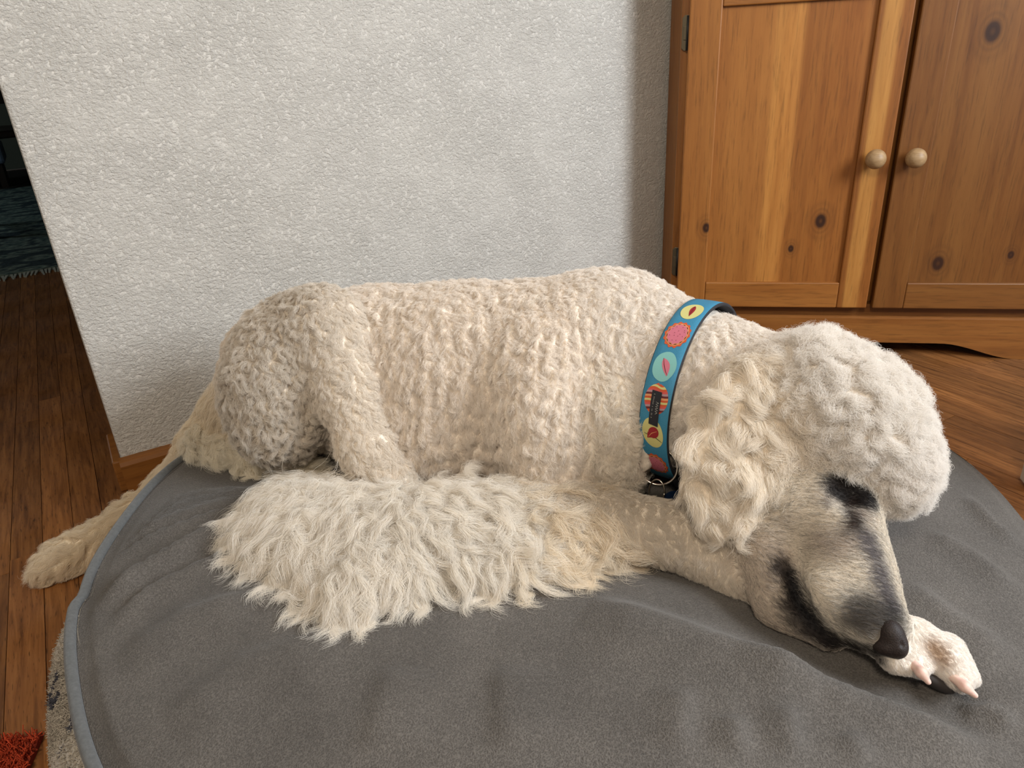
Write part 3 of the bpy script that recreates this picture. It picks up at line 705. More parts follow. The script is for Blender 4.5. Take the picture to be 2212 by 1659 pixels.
FACE = [RI[r] for r in ('cheek', 'muzzle', 'jaw', 'brow', 'head')]
def coat(P, W):
    c = W @ BC_
    c = c * (0.985 + 0.025 * np.clip(tone(P), -2, 1))[:, None]
    for q, r, k, s, p in MARKS:
        a = s * np.exp(-(np.linalg.norm(P - q, axis=1) / r) ** p)
        c = c * (1 - a[:, None]) + k * a[:, None]
    return np.clip(c, 0.004, 0.96)

BW = weights(BV)
me = quad_mesh('dog', BV, BQ)
M['skin'] = mat_skin(); me.materials.append(M['skin'])
dog = link(bpy.data.objects.new('dog', me))
tag(dog, 'curly cream-white poodle lying with its chin on a foreleg on the grey bed', 'dog')
sk = me.attributes.new('skin_color', 'FLOAT_COLOR', 'POINT'); cc = np.ones((len(BV), 4), np.float32)
cc[:, :3] = coat(BV, BW) * np.array([.84, .80, .75]) * (1 - 0.35 * BW[:, [RI['muzzle'], RI['cheek'], RI['jaw']]].sum(1))[:, None]; sk.data.foreach_set('color', cc.ravel())

# ------------------------------------------------------------------ collar geometry first, so the coat can part for it
COL_C = Pt(1500, 858, .935)
COL_A = img(0.80, 0.20, -0.56)
c1 = img(-0.2, 1, 0.0); c1 = c1 - COL_A * (c1 @ COL_A); c1 /= np.linalg.norm(c1); c2 = np.cross(COL_A, c1)
rel = BV - COL_C; axl = rel @ COL_A; ra_, rb_ = rel @ c1, rel @ c2; rad_ = np.hypot(ra_, rb_); ang_ = np.arctan2(rb_, ra_)
NB = 72; prof = np.zeros(NB)
nk = BW[:, RI['neck']] + BW[:, RI['torso']] + BW[:, RI['chest']] + BW[:, RI['head']] > 0.5
for i in range(NB):
    a = -np.pi + 2*np.pi*(i + .5)/NB; m = (np.abs(axl) < 0.012) & (np.abs((ang_ - a + np.pi) % (2*np.pi) - np.pi) < 0.09) & nk & (rad_ < 0.135)
    prof[i] = np.percentile(rad_[m], 60) if m.any() else np.nan
prof = np.where(np.isnan(prof), np.nanmedian(prof), prof); prof = np.clip(prof + 0.006, 0.090, 0.122)
ft = np.fft.rfft(prof); ft[4:] = 0; prof = np.fft.irfft(ft, NB)
def col_r(a): return np.interp(a, -np.pi + 2*np.pi*(np.arange(-1, NB+1) + .5)/NB, np.r_[prof[-1], prof, prof[0]])
def col_p(a, u, off=0.0):                                              # angle, across the band, outward
    r = col_r(a) + off; return COL_C + COL_A * u + (c1 * math.cos(a) + c2 * math.sin(a)) * r
CW = 0.0188

# ------------------------------------------------------------------ coat: curled locks grown from the skin
BG = 0.003; gx = np.arange(BC[0] - .66, BC[0] + .66, BG); gy = np.arange(BC[1] - .66, BC[1] + .66, BG)
GXX, GYY = np.meshgrid(gx, gy, indexing='ij'); BT = bed_top(GXX, GYY); BT[np.hypot(GXX - BC[0], GYY - BC[1]) > BED_R + .01] = 0.002
def ground(P):
    i = np.clip(((P[..., 0] - gx[0]) / BG).round().astype(int), 0, len(gx) - 1); j = np.clip(((P[..., 1] - gy[0]) / BG).round().astype(int), 0, len(gy) - 1)
    return BT[i, j]
#        length  density clumps/m2 curl  freq lift  flow(dx,dy)  jit  tight radius
HP = {'torso': (.0145, 1100e3, 58e3, .0015, 1.0, 20, (.10, 1), 14, .34, .155), 'rump': (.015, 800e3, 40e3, .0016, 1.0, 22, (-.3, 1), 16, .42, .165),
      'chest': (.0185, 1000e3, 38e3, .0020, 1.0, 23, (.25, 1), 20, .40, .155), 'neck': (.0155, 1000e3, 46e3, .0015, 1.0, 20, (-.25, 1), 16, .34, .155),
      'head': (.024, 1000e3, 16e3, .0026, .8, 34, (.1, .6), 25, .36, .15), 'topknot': (.025, 1200e3, 9e3, .0030, .7, 50, (.3, .3), 30, .24, .13),
      'brow': (.021, 1200e3, 9e3, .0030, .6, 42, (.45, .8), 25, .24, .13), 'cheek': (.0115, 1100e3, 60e3, .0006, .6, 9, (-.85, .10), 12, .45, .125),
      'muzzle': (.0085, 1500e3, 90e3, .0003, .5, 9, (-.80, -.25), 10, .45, .11), 'jaw': (.008, 1300e3, 60e3, .0004, .6, 10, (-.6, -.5), 12, .45, .12),
      'ear': (.037, 1100e3, 4.2e3, .0050, 1.2, 14, (-.08, 1), 14, .50, .145), 'foreleg': (.0120, 1000e3, 24e3, .0010, .8, 24, (.15, 1), 14, .42, .15),
      'paw': (.0055, 1300e3, 60e3, .0002, .6, 12, (.65, .75), 10, .4, .12), 'thigh': (.018, 1000e3, 26e3, .0020, 1.0, 30, (.25, 1), 24, .60, .165),
      'shank': (.016, 900e3, 22e3, .0018, 1.0, 26, (.55, .9), 18, .52, .165), 'hindleg': (.030, 700e3, 10e3, .0030, .8, 26, (-.95, .55), 12, .60, .165),
      'taillink': (.040, 650e3, 9e3, .0046, 1.1, 24, (1, .42), 16, .74, .17), 'tail': (.024, 520e3, 8e3, .004, 1.0, 36, (0, 1), 25, .45, .16)}
TAB = np.array([[HP[r][k] for k in (0, 1, 2, 3, 4, 5, 7, 8, 9)] for r in REGS], np.float64)
FLOW = np.array([img(*HP[r][6]) for r in REGS])
rng = np.random.default_rng(7)
def rotate(T, N, a): return T * np.cos(a)[:, None] + np.cross(N, T) * np.sin(a)[:, None]
SWIRL = np.array([dict(torso=.34, rump=.6, chest=.7, neck=.55, head=.8, topknot=1.0, brow=.5, cheek=.18, muzzle=.12, jaw=.2, ear=.5, foreleg=.4, paw=.1, thigh=1.0, shank=.55, hindleg=.35, taillink=.5, tail=.6)[r] for r in REGS])
hubT = F(905, 1030, .22)
def flow_at(P, N, W):
    T = W @ FLOW
    wt = (W[:, RI['tail']])[:, None]; rad = P - hubT; rad[:, 2] = 0; rad /= np.maximum(np.linalg.norm(rad, axis=1), .02)[:, None]
    T = T * (1 - wt) + wt * rad
    wk = (W[:, RI['topknot']] + W[:, RI['head']] * .6)[:, None]; kc = P - Pt(1720, 800, .80); kc /= np.maximum(np.linalg.norm(kc, axis=1), .02)[:, None]
    T = T * (1 - wk) + wk * kc
    cw = W[:, [RI['torso'], RI['chest']]].sum(1) + 0.6 * W[:, RI['neck']] + .6 * W[:, RI['rump']]
    T = T + (cw * 0.95 * np.sin(cords(P)))[:, None] * AXU
    sw = W @ SWIRL; T = rotate(T / np.maximum(np.linalg.norm(T, axis=1), 1e-6)[:, None], N, sw * (0.75 * wob6(P) + 0.5 * wob2(P)))
    T = T - N * (T * N).sum(1, keepdims=True); T /= np.maximum(np.linalg.norm(T, axis=1), 1e-6)[:, None]
    return T
def sample(dens_v, mult=1.0):
    q = BV[BQ]; ar = 0.5 * np.linalg.norm(np.cross(q[:, 2] - q[:, 0], q[:, 3] - q[:, 1]), axis=1)
    ex = ar * dens_v[BQ].mean(1) * mult; n = np.floor(ex + rng.random(len(ex))).astype(int)
    f = np.repeat(np.arange(len(BQ)), n); u, v = rng.random((2, len(f), 1))
    def lerp(A): a = A[BQ[f]]; return (a[:, 0] * (1-u) + a[:, 1] * u) * (1-v) + (a[:, 3] * (1-u) + a[:, 2] * u) * v
    P = lerp(BV); N = lerp(BN); return P, N / np.linalg.norm(N, axis=1)[:, None]
def facing(P, N):
    d = CAM - P; d /= np.linalg.norm(d, axis=1)[:, None]; return (d * N).sum(1)
def make_hair(name, P, N, seeds, K, mat, parent, col_rgb, L, lift, A, fr, tight, R, seedT, grav=0.10, taper=0.25, lenvar=0.25, stray=0.10, clampz=True, expo=0.8, fuzz=0.0, ffr=1.6):
    kt = kdtree.KDTree(len(seeds['P']))
    for i, p in enumerate(seeds['P']): kt.insert(p, i)
    kt.balance()
    ci = np.fromiter((kt.find(p)[1] for p in P), dtype=np.int64, count=len(P))
    C, CN, CT_, ph, cl = seeds['P'][ci], seeds['N'][ci], seedT[ci], seeds['ph'][ci], seeds['len'][ci]
    s = np.linspace(0, 1, K)[None, :, None]; n = len(P)
    # each strand bends in its own surface frame, then is drawn to its lock's centre line
    Tn = CT_ - N * (CT_ * N).sum(1, keepdims=True); Tn /= np.maximum(np.linalg.norm(Tn, axis=1), 1e-6)[:, None]
    Tn = rotate(Tn, N, rng.normal(0, stray, n))
    Ls = (L * cl * (1 - lenvar * rng.random(n)))[:, None, None]; lf = np.radians(lift * (0.75 + 0.5 * rng.random(n)))[:, None, None]
    def path(B0, Tt, Nn, LL): return B0[:, None, :] + LL * (Tt[:, None, :] * np.cos(lf) * s + Nn[:, None, :] * (np.sin(lf) * (s - 0.45 * s * s))) - np.array([0, 0, 1.0]) * grav * LL * s * s
    own = path(P, Tn, N, Ls); ctr = path(C, CT_, CN, Ls)
    tg = tight[:, None, None] * s ** expo
    pos = own * (1 - tg) + ctr * tg
    Bn = np.cross(CN, CT_); w = 2 * np.pi * (fr * seeds['fr'][ci])[:, None, None] * s * (Ls / np.maximum(L.mean(), 1e-6)) ** 0.3 + ph[:, None, None]
    amp = (A * seeds['amp'][ci])[:, None, None] * np.clip(s * 2.2, 0, 1)
    pos = pos + Bn[:, None, :] * amp * (np.sin(w) - np.sin(ph)[:, None, None] * (1 - s)) + CN[:, None, :] * amp * 0.55 * np.cos(w + 0.6)
    pos = pos + rng.normal(0, 1, (n, 1, 3)) * (L * 0.05)[:, None, None] * s
    if fuzz:
        p1 = rng.uniform(0, 6.28, (n, 1, 1)); p2 = rng.uniform(0, 6.28, (n, 1, 1)); fz = fuzz * rng.uniform(.3, 1.4, (n, 1, 1)) * np.clip(s * 2, 0, 1)
        pos = pos + fz * (Bn[:, None, :] * np.sin(6.28 * ffr * s + p1) + CN[:, None, :] * np.sin(6.28 * ffr * s + p2) + 0.5 * CT_[:, None, :] * np.cos(6.28 * ffr * s + p1))
    if clampz: pos[..., 2] = np.maximum(pos[..., 2], ground(pos) + 0.0015 + 0.002 * rng.random((n, 1)))
    pos[:, 0] -= N * 0.001
    cu = bpy.data.hair_curves.new(name); cu.add_curves([K] * n)
    cu.attributes['position'].data.foreach_set('vector', pos.astype(np.float32).ravel())
    ra = cu.attributes.get('radius') or cu.attributes.new('radius', 'FLOAT', 'POINT')
    prof_ = (1 - (1 - taper) * np.linspace(0, 1, K) ** 1.6)[None, :] * R[:, None]
    ra.data.foreach_set('value', prof_.astype(np.float32).ravel())
    at = cu.attributes.new('fur_color', 'FLOAT_COLOR', 'CURVE'); c4 = np.ones((n, 4), np.float32)
    c4[:, :3] = np.clip(col_rgb * np.minimum(1, 0.95 / np.maximum(col_rgb.max(1, keepdims=True), 1e-4)), 0.003, 0.95); at.data.foreach_set('color', c4.ravel())
    cu.materials.append(mat)
    o = link(bpy.data.objects.new(name, cu), parent); tag(o, kind='stuff'); return o
def seed_set(dens_v, mult=1.0):
    P, N = sample(dens_v, mult); n = len(P)
    return dict(P=P, N=N, ph=rng.uniform(0, 6.28, n), len=rng.uniform(0.75, 1.12, n), amp=rng.uniform(.35, 1.5, n), fr=rng.uniform(.6, 1.4, n))
M['fur'] = mat_hair('cream_fur', root=0.95, trans=0.48)
vis_v = np.clip((facing(BV, BN) + 0.45) / 0.4, 0.10, 1.0)
under = np.clip((BV[:, 2] - ground(BV) - 0.001) / 0.008, 0.05, 1)
def in_collar(P):
    r = P - COL_C; ax_ = r @ COL_A; rd = np.hypot(r @ c1, r @ c2); return (np.abs(ax_) < CW + 0.003) & (rd < 0.135) & (rd > 0.05)
NOSE_C = Pt(1927, 1382, .652); NOSE_R = np.array([.0138, .0138, .0150])
def grow(name, regs, K, mult=1.0, Lm=1.0, seeds_m=1.0, **kw):
    ids = [RI[r] for r in regs]; sel = BW[:, ids].sum(1)
    dv = (BW @ TAB[:, 1]) * vis_v * under * sel; dc = (BW @ TAB[:, 2]) * np.maximum(vis_v, .3) * (sel > 0.02)
    P, N = sample(dv, mult); ok = ~in_collar(P) & (np.linalg.norm(P - Pt(1420, 1022, .90), axis=1) > .015) & (np.linalg.norm((P - NOSE_C) / NOSE_R, axis=1) > 1); P, N = P[ok], N[ok]
    S = seed_set(dc, seeds_m); SW = weights(S['P']); ST = flow_at(S['P'], S['N'], SW)
    ST = rotate(ST, S['N'], np.radians(SW @ TAB[:, 6]) * rng.normal(0, 1, len(ST)) * .8)
    W = weights(P, 0.004); c = coat(P + rng.normal(0, .0021, P.shape) * W[:, [RI['cheek'], RI['muzzle'], RI['jaw']]].sum(1)[:, None], W) * (1 + rng.normal(0, 0.055, len(P)))[:, None]
    fc = W[:, [RI['cheek'], RI['muzzle'], RI['jaw']]].sum(1); c = np.where(((rng.random(len(P)) < 0.16) & (fc > .5))[:, None], c * 0.38, c)
    L = (W @ TAB[:, 0]) * Lm * np.where(fc > .5, np.clip(c.max(1) / .12, .45, 1), 1)
    return make_hair(name, P, N, S, K, M['fur'], dog, c, L, W @ TAB[:, 5], W @ TAB[:, 3], W @ TAB[:, 4], W @ TAB[:, 7], (W @ TAB[:, 8]) * 1e-3, ST, **kw)
grow('body_coat', ['torso', 'rump', 'chest', 'neck', 'thigh', 'shank'], 7, fuzz=.0009)
grow('head_coat', ['head', 'topknot', 'brow'], 8, grav=0.04, fuzz=.0032, ffr=1.2)
grow('ear_coat', ['ear'], 10, grav=0.05, lenvar=0.35, fuzz=.0010)
grow('face_coat', ['cheek', 'muzzle', 'jaw', 'paw', 'foreleg'], 5, grav=0.0, stray=0.14, fuzz=.0003)
grow('hind_leg_coat', ['hindleg', 'taillink'], 9, grav=0.10, fuzz=.0014)
grow('tail_undercoat', ['tail'], 8, grav=0.1, fuzz=.0030)
# long tapering locks of the tail
tv = BW[:, RI['tail']] * under
P, N = sample(tv, 600e3); S = seed_set(tv, 10e3)
SW = weights(S['P']); ST = flow_at(S['P'], S['N'], SW); ST = rotate(ST, S['N'], rng.normal(0, .36, len(ST)))
S['len'] = rng.uniform(0.6, 1.35, len(ST))
dist = np.linalg.norm(P[:, :2] - hubT[:2], axis=1)
W = weights(P); c = coat(P, W) * (1 + rng.normal(0, .05, len(P)))[:, None] * np.array([1.03, 1.02, 1.0])
rt = np.clip(((P - F(1080, 1150, .2)) @ img(1, 0)) / .06, 0, 1)[:, None]; c = c * (1 - rt * (1 - np.array([.985, .94, .86])))
n_ = len(P)
make_hair('tail_locks', P, N, S, 12, M['fur'], dog, c, np.full(n_, .062), np.full(n_, 24.0), np.full(n_, .0054), np.full(n_, 1.6), np.full(n_, .95), np.full(n_, .16e-3), ST, grav=0.26, lenvar=.30, stray=.10, expo=0.6, fuzz=.0011, ffr=2.0)
# ------------------------------------------------------------------ nose, eye, claws, lip
def blob(name, prims, mat, parent, res=0.0012, cuts=()):
    lo = np.min([bounds(p, .004)[0] for p in prims], 0); hi = np.max([bounds(p, .004)[1] for p in prims], 0)
    ax = [np.arange(lo[i], hi[i] + res, res) for i in range(3)]; G = np.stack(np.meshgrid(*ax, indexing='ij'), -1); D_ = None
    for p in prims:
        d = prim_sd(p, G); k = p['k']
        if D_ is None: D_ = d
        else: h_ = np.maximum(k - np.abs(D_ - d), 0) / k; D_ = np.minimum(D_, d) - h_*h_*k*.25
    for p in cuts:
        d = -prim_sd(p, G); k = p['k']; h_ = np.maximum(k - np.abs(D_ - d), 0) / k; D_ = np.maximum(D_, d) + h_*h_*k*.25
    V, Q = surface_nets(D_, lo, res); m_ = quad_mesh(name, V, Q); m_.materials.append(mat)
    return link(bpy.data.objects.new(name, m_), parent)
def mk(fn, *a, **k):
    n0 = len(PR); fn(*a, **k); p = PR.pop(); assert len(PR) == n0; return p
M['nose'] = mat_nose()
nose_o = blob('nose', [mk(ell, 'n', Pt(1926, 1376, .651), (.0118, .0170, .012), -16, .006), mk(ell, 'n', Pt(1938, 1399, .648), (.0080, .0090, .010), 0, .006), mk(ell, 'n', Pt(1909, 1396, .652), (.0095, .0072, .010), 0, .006)], M['nose'], dog,
     cuts=[mk(cone, 'n', Pt(1904, 1360, .641), .0014, Pt(1899, 1392, .643), .0026, .002), mk(cone, 'n', Pt(1952, 1378, .636), .0012, Pt(1950, 1394, .638), .002, .002)])
tag(nose_o, 'dark brown nose')
t = NT('dark_eye'); M['eye'] = t.fin((0.004, 0.003, 0.002, 1), 0.35, spec=0.3)
e0 = surf(1842, 1068); ev = (e0 - CAM) / np.linalg.norm(e0 - CAM)
blob('eye', [dict(t='e', A=np.eye(3), c=e0 + ev * 0.007, r=np.array([.0085, .0085, .0085]), k=.004)], M['eye'], dog)
t = NT('pink_claw'); co = t.coord('Generated'); sep = t.add('ShaderNodeSeparateXYZ'); t.put(sep.inputs[0], co)
M['claw'] = t.fin(t.ramp(t.noise(co, 3, 2), [(0.35, (0.66, 0.42, 0.36, 1)), (0.65, (0.70, 0.53, 0.44, 1))]), 0.5, spec=0.35)
def claw(p0, p1, p2, r):
    o = blob('claw', [mk(cone, 'n', p0, r, p1, r * .98, .003), mk(cone, 'n', p1, r * .98, p2, r * .55, .003)], M['claw'], dog, 0.0009); tag(o, 'pink claw')
claw(Pt(2052, 1456, .650), Pt(2084, 1483, .636), Pt(2106, 1502, .632), .0047)
claw(Pt(1968, 1430, .650), Pt(1990, 1453, .635), Pt(2005, 1473, .632), .0046)
t = NT('paw_pad_skin'); M['pad'] = t.fin((0.03, 0.024, 0.022, 1), 0.7)
blob('paw_pad', [mk(ell, 'n', Pt(2020, 1470, .662), (.020, .0072, .012), 28, .004), mk(ell, 'n', Pt(1962, 1450, .661), (.014, .0065, .010), 20, .004)], M['pad'], dog)

# ------------------------------------------------------------------ collar
M['c_blue'] = None
t = NT('woven_blue_ribbon'); co = t.coord(); wv = t.noise(co, 900, 1); M['c_blue'] = t.fin(t.mix(wv, (0.030, 0.165, 0.28, 1), (0.05, 0.235, 0.37, 1)), 0.6, t.bump(wv, 0.25, 0.0004), spec=0.3)
M['c_black'] = mat_plain('black_webbing', (0.012, 0.012, 0.016, 1), 0.8, scale=600)
PAL = {k: mat_plain('print_' + k, tuple(x * .74 for x in lin(*v)[:3]) + (1,), 0.6, var=0.06, scale=400) for k, v in dict(yellow=(225, 217, 140), red=(165, 30, 38), orange=(222, 92, 42), peach=(240, 165, 110), pink=(222, 122, 142), maroon=(110, 22, 30), aqua=(140, 205, 200), coral=(228, 90, 85), mauve=(190, 150, 155), green=(60, 75, 45), white=(215, 215, 205)).items()}
coll = empty('dog_collar', tuple(COL_C))
tag(coll, 'blue patterned dog collar with metal ring round the poodle neck', 'collar')
NA = 160; vs = []; fs = []; fm = []
sect = [(-CW, .0), (-CW, .0022), (-CW + .001, .0030), (-CW * .5, .0034), (0, .0035), (CW * .5, .0034), (CW - .001, .0030), (CW, .0022), (CW, .0), (CW - .0004, -.0012), (-CW + .0004, -.0012)]
ns_ = len(sect)
for i in range(NA):
    a = -math.pi + 2 * math.pi * i / NA
    for u, o in sect: vs.append(col_p(a, u, o) - COL_C)
for i in range(NA):
    for k in range(ns_): fs.append((i*ns_+k, i*ns_+(k+1) % ns_, ((i+1) % NA)*ns_+(k+1) % ns_, ((i+1) % NA)*ns_+k)); fm.append(0 if 2 <= k <= 5 else 1)
band = mesh_obj('band', vs, fs, [M['c_blue'], M['c_black']], coll, True)
band.data.polygons.foreach_set('material_index', fm)
band.data.update()
# where along the band a measured point lies
_as = np.linspace(-math.pi, math.pi, 1441)
_cp = np.array([col_p(a, 0, .0035) for a in _as]); _cx, _cy, _cd = to_px(_cp); _near = _cd < np.median(_cd) + .01
_arc = np.r_[0, np.cumsum(np.linalg.norm(np.diff(_cp, axis=0), axis=1))]
def ang_at(py, px=None):
    e = np.abs(_cy - py) + (0.4 * np.abs(_cx - px) if px is not None else 0) + np.where(_near, 0, 1e4); return _as[e.argmin()]
class Motif:
    def __init__(s, name, a0): s.a0 = a0; s.name = name; s.v = []; s.f = []; s.m = []; s.mats = []; s.lv = 0; s.r0 = float(col_r(a0))
    def poly(s, pts, color, lift=None):
        s.lv += 1; off = .0036 + 0.00012 * s.lv if lift is None else lift
        m = PAL[color] if isinstance(color, str) else color
        if m not in s.mats: s.mats.append(m)
        bm = bmesh.new(); vv = [bm.verts.new((u, v, 0)) for u, v in pts]; bm.faces.new(vv)
        bmesh.ops.triangulate(bm, faces=bm.faces[:])
        for _ in range(4):
            le = [e for e in bm.edges if e.calc_length() > .005]
            if not le: break
            bmesh.ops.subdivide_edges(bm, edges=le, cuts=1); bmesh.ops.triangulate(bm, faces=bm.faces[:])
        b = len(s.v); bm.verts.index_update()
        for q in bm.verts: s.v.append(col_p(s.a0 + q.co.y / s.r0, q.co.x, off - 0.0035 + .0035) - COL_C)
        for fc in bm.faces: s.f.append([b + q.index for q in fc.verts]); s.m.append(s.mats.index(m))
        bm.free()
    def done(s, parent, name='print_motif'):
        o = mesh_obj(name, s.v, s.f, s.mats, parent); o.data.polygons.foreach_set('material_index', s.m); o.data.update(); return o
def circ(cx, cy, rx, ry, n=40, wav=0, k=0, rot=0, ph=0):
    out = []
    for i in range(n):
        a = 2 * math.pi * i / n; w = 1 + wav * math.cos(k * a + ph); x, y = rx * w * math.cos(a), ry * w * math.sin(a)
        out.append((cx + x * math.cos(rot) - y * math.sin(rot), cy + x * math.sin(rot) + y * math.cos(rot)))
    return out
def leaf(cx, cy, ln, wd, rot, n=14, bend=0.0):
    top = []; bot = []
    for i in range(n + 1):
        q = i / n; x = (q - .5) * ln; h = wd * math.sin(math.pi * q) ** .8 * (1.15 - .5 * q); b = bend * math.sin(math.pi * q)
        top.append((x, b + h)); bot.append((x, b - h))
    pts = top + bot[1:-1][::-1]
    return [(cx + x * math.cos(rot) - y * math.sin(rot), cy + x * math.sin(rot) + y * math.cos(rot)) for x, y in pts]
def strip(p, w):
    L_, R_ = [], []
    for i, (x, y) in enumerate(p):
        a = p[max(i-1, 0)]; b = p[min(i+1, len(p)-1)]; dx, dy = b[0]-a[0], b[1]-a[1]; l = math.hypot(dx, dy) or 1
        ww = w * (1 if 0 < i < len(p) - 1 else .5); L_.append((x - dy/l*ww, y + dx/l*ww)); R_.append((x + dy/l*ww, y - dx/l*ww))
    return L_ + R_[::-1]
# direction of growing angle: make +v run down the neck
SGN = 1.0 if to_px(col_p(ang_at(860) + .05, 0, 0)[None])[1][0] > to_px(col_p(ang_at(860), 0, 0)[None])[1][0] else -1.0
def vv_(pts): return [(u, v * SGN) for u, v in pts]
def flower(a):
    m = Motif('flower', a)
    m.poly(vv_(circ(0, 0, .0150, .0185, 96, .055, 14)), 'orange'); m.poly(vv_(circ(0, 0, .0132, .0162)), 'peach'); m.poly(vv_(circ(0, 0, .0124, .0152)), 'maroon')
    m.poly(vv_(circ(0, 0, .0118, .0146, 120, .05, 12)), 'peach'); m.poly(vv_(circ(0, 0, .0112, .0138, 120, .05, 12)), 'pink')
    for i in range(14):
        rr_i = .0035 if i < 5 else .0085; an = i * 2.399
        m.poly(vv_(circ(rr_i * math.cos(an), 1.2 * rr_i * math.sin(an), .00045, .00055, 6)), 'maroon')
    m.done(band)
def yellow_leaf(a, rot, w=.0036, sub=True):
    m = Motif('leaf', a); m.poly(vv_(circ(0, 0, .0128, .0175)), 'yellow'); m.poly(vv_(leaf(0, 0, .024, w, rot)), 'red')
    m.poly(vv_(strip([(-.011 * math.cos(rot), -.011 * math.sin(rot)), (0, .0004), (.012 * math.cos(rot), .012 * math.sin(rot))], .0004)), 'maroon'); m.done(band)
a_top = ang_at(672, 1500)
yellow_leaf(a_top, math.pi/2 * .94, .0034)
flower(ang_at(722, 1443))
m = Motif('aqua', ang_at(791, 1409)); m.poly(vv_(circ(0, 0, .0142, .0178, 48, .012, 5)), 'aqua'); m.poly(vv_(leaf(.0012, .0008, .0225, .0050, 1.13, bend=-.0012)), 'pink')
m.poly(vv_(strip([(-.004, -.0095), (-.001, -.002), (.0025, .0045), (.0065, .0098)], .0004)), 'maroon'); m.done(band)
m = Motif('stripes', ang_at(862, 1398)); R_ = (.0146, .0178)
seq = ['orange', 'yellow', 'orange', 'coral', 'mauve', 'maroon', 'peach', 'orange', 'yellow', 'orange', 'coral', 'mauve', 'maroon', 'orange', 'peach']
ys = np.linspace(-R_[1], R_[1], len(seq) + 1)
for cidx, (y0, y1) in enumerate(zip(ys[:-1], ys[1:])):
    a_, b_ = [], []
    for k_ in range(13):
        uu = -1 + 2 * k_ / 12
        for lst, yy in ((a_, y0), (b_, y1)):
            y = min(max(yy, -R_[1]*.995), R_[1]*.995); xm = R_[0] * math.sqrt(1 - (y / R_[1]) ** 2); lst.append((uu * xm, y + .0010 * math.sin(uu * 3.2)))
    m.lv = 0; m.poly(vv_(a_ + b_[::-1]), seq[cidx])
m.done(band)
m = Motif('bud', ang_at(936, 1405)); m.poly(vv_(circ(0, 0, .0130, .0190, rot=-.25)), 'yellow'); m.poly(vv_(strip([(-.011, .0015), (-.004, .0035), (.004, .005), (.0118, .0095)], .0006)), 'green')
m.poly(vv_(circ(.0012, -.001, .0066, .0072, rot=.3)), 'red'); m.poly(vv_([(-.0062, -.001), (-.0066, .0072), (-.001, .0058)]), 'red'); m.poly(vv_(strip([(-.005, .0055), (-.001, 0), (.0055, -.0035)], .0004)), 'peach'); m.done(band)
flower(ang_at(1003, 1418))
# stitched black label with woven lettering
a_l = ang_at(882, 1398); LW, LH = .0062, .0205
m = Motif('label', a_l); m.poly(vv_([(-LW, -LH), (LW, -LH + .001), (LW + .0005, LH), (-LW + .001, LH - .002)]), M['c_black'], .0049)
lab = m.done(band, 'label'); tag(lab, 'black stitched label')
m = Motif('lettering', a_l)
big = [(.0012, -.0080), (.0046, -.0070), (.0014, -.0052), (.0044, -.0042), (.0014, -.0026), (.0044, -.0014), (.0012, .0000), (.0044, .0014), (.0014, .0028), (.0042, .0042), (.0018, .0060)]
m.poly(vv_(strip(big, .00030)), 'white', .0052)
rs = random.Random(9); y = -.0165
while y < .011:
    h_ = rs.uniform(.0008, .0013)
    if rs.random() > .15:
        m.poly(vv_(strip([(-.0032, y), (-.0014 - rs.random() * .0006, y + h_ * .4), (-.0030, y + h_ * .9)], .00018)), 'white', .0052)
    y += h_ + .0005
m.done(lab, 'lettering')
# hardware
b_ = ang_at(1012, 1420)
dc = col_p(b_, 0, .006)
def ring_pts(c, e1, e2, r1, r2, n=40, a0=0, a1=2*math.pi): return [tuple(c + e1 * r1 * math.cos(a0 + (a1-a0)*i/n) + e2 * r2 * math.sin(a0 + (a1-a0)*i/n) - COL_C) for i in range(n)]
dd = float((dc - CAM) @ (ROT @ np.array([0, 0, 1.])))
rc = Pt(1421, 1008, dd - .008)
e1 = img(.93, .36, -.3); e2 = img(-.30, .95, .25); e2 = e2 - e1 * (e2 @ e1); e2 /= np.linalg.norm(e2)
dr = tube('d_ring', ring_pts(rc, e1, e2, .0235, .0225), .0017, M['steel'], coll, 10, True); tag(dr, 'brass-toned metal ring')
sc_c = Pt(1419, 1062, dd - .009); f1 = img(.85, .1, -.55); f2 = img(.05, 1, .1); f2 = f2 - f1 * (f2 @ f1); f2 /= np.linalg.norm(f2)
pts = []
for i in range(80):
    a = 4 * math.pi * i / 79; w = .0011 * (i / 79 - .5) * 2
    pts.append(tuple(sc_c + f1 * .0098 * math.cos(a) + f2 * .0150 * math.sin(a) + np.cross(f1, f2) * w - COL_C))
tube('split_ring', pts, .0009, M['steel'], coll, 8)
M['tag_blue'] = mat_plain('navy_anodised_tag', (0.012, 0.028, 0.075, 1), 0.35, 0.3)
def disc(name, c, e1, e2, r, th_, mat):
    nn = np.cross(e1, e2); vs = []; n = 32
    for z in (-th_, th_):
        for i in range(n): vs.append(c + e1 * r * math.cos(2*math.pi*i/n) + e2 * r * math.sin(2*math.pi*i/n) + nn * z - COL_C)
    return mesh_obj(name, vs, [tuple(range(n))[::-1], tuple(range(n, 2*n))] + [(i, (i+1) % n, n + (i+1) % n, n + i) for i in range(n)], mat, coll)
tg = disc('identity_tag', Pt(1462, 1083, dd + .004), img(1, .25, -.2), img(-.1, .8, .6), .0165, .0008, M['tag_blue']); tag(tg, 'dark blue round tag')
disc('identity_tag', Pt(1500, 1098, dd + .002), img(1, .35, -.2), img(-.2, .8, .6), .0125, .0008, M['tag_blue'])
# black buckle at the throat

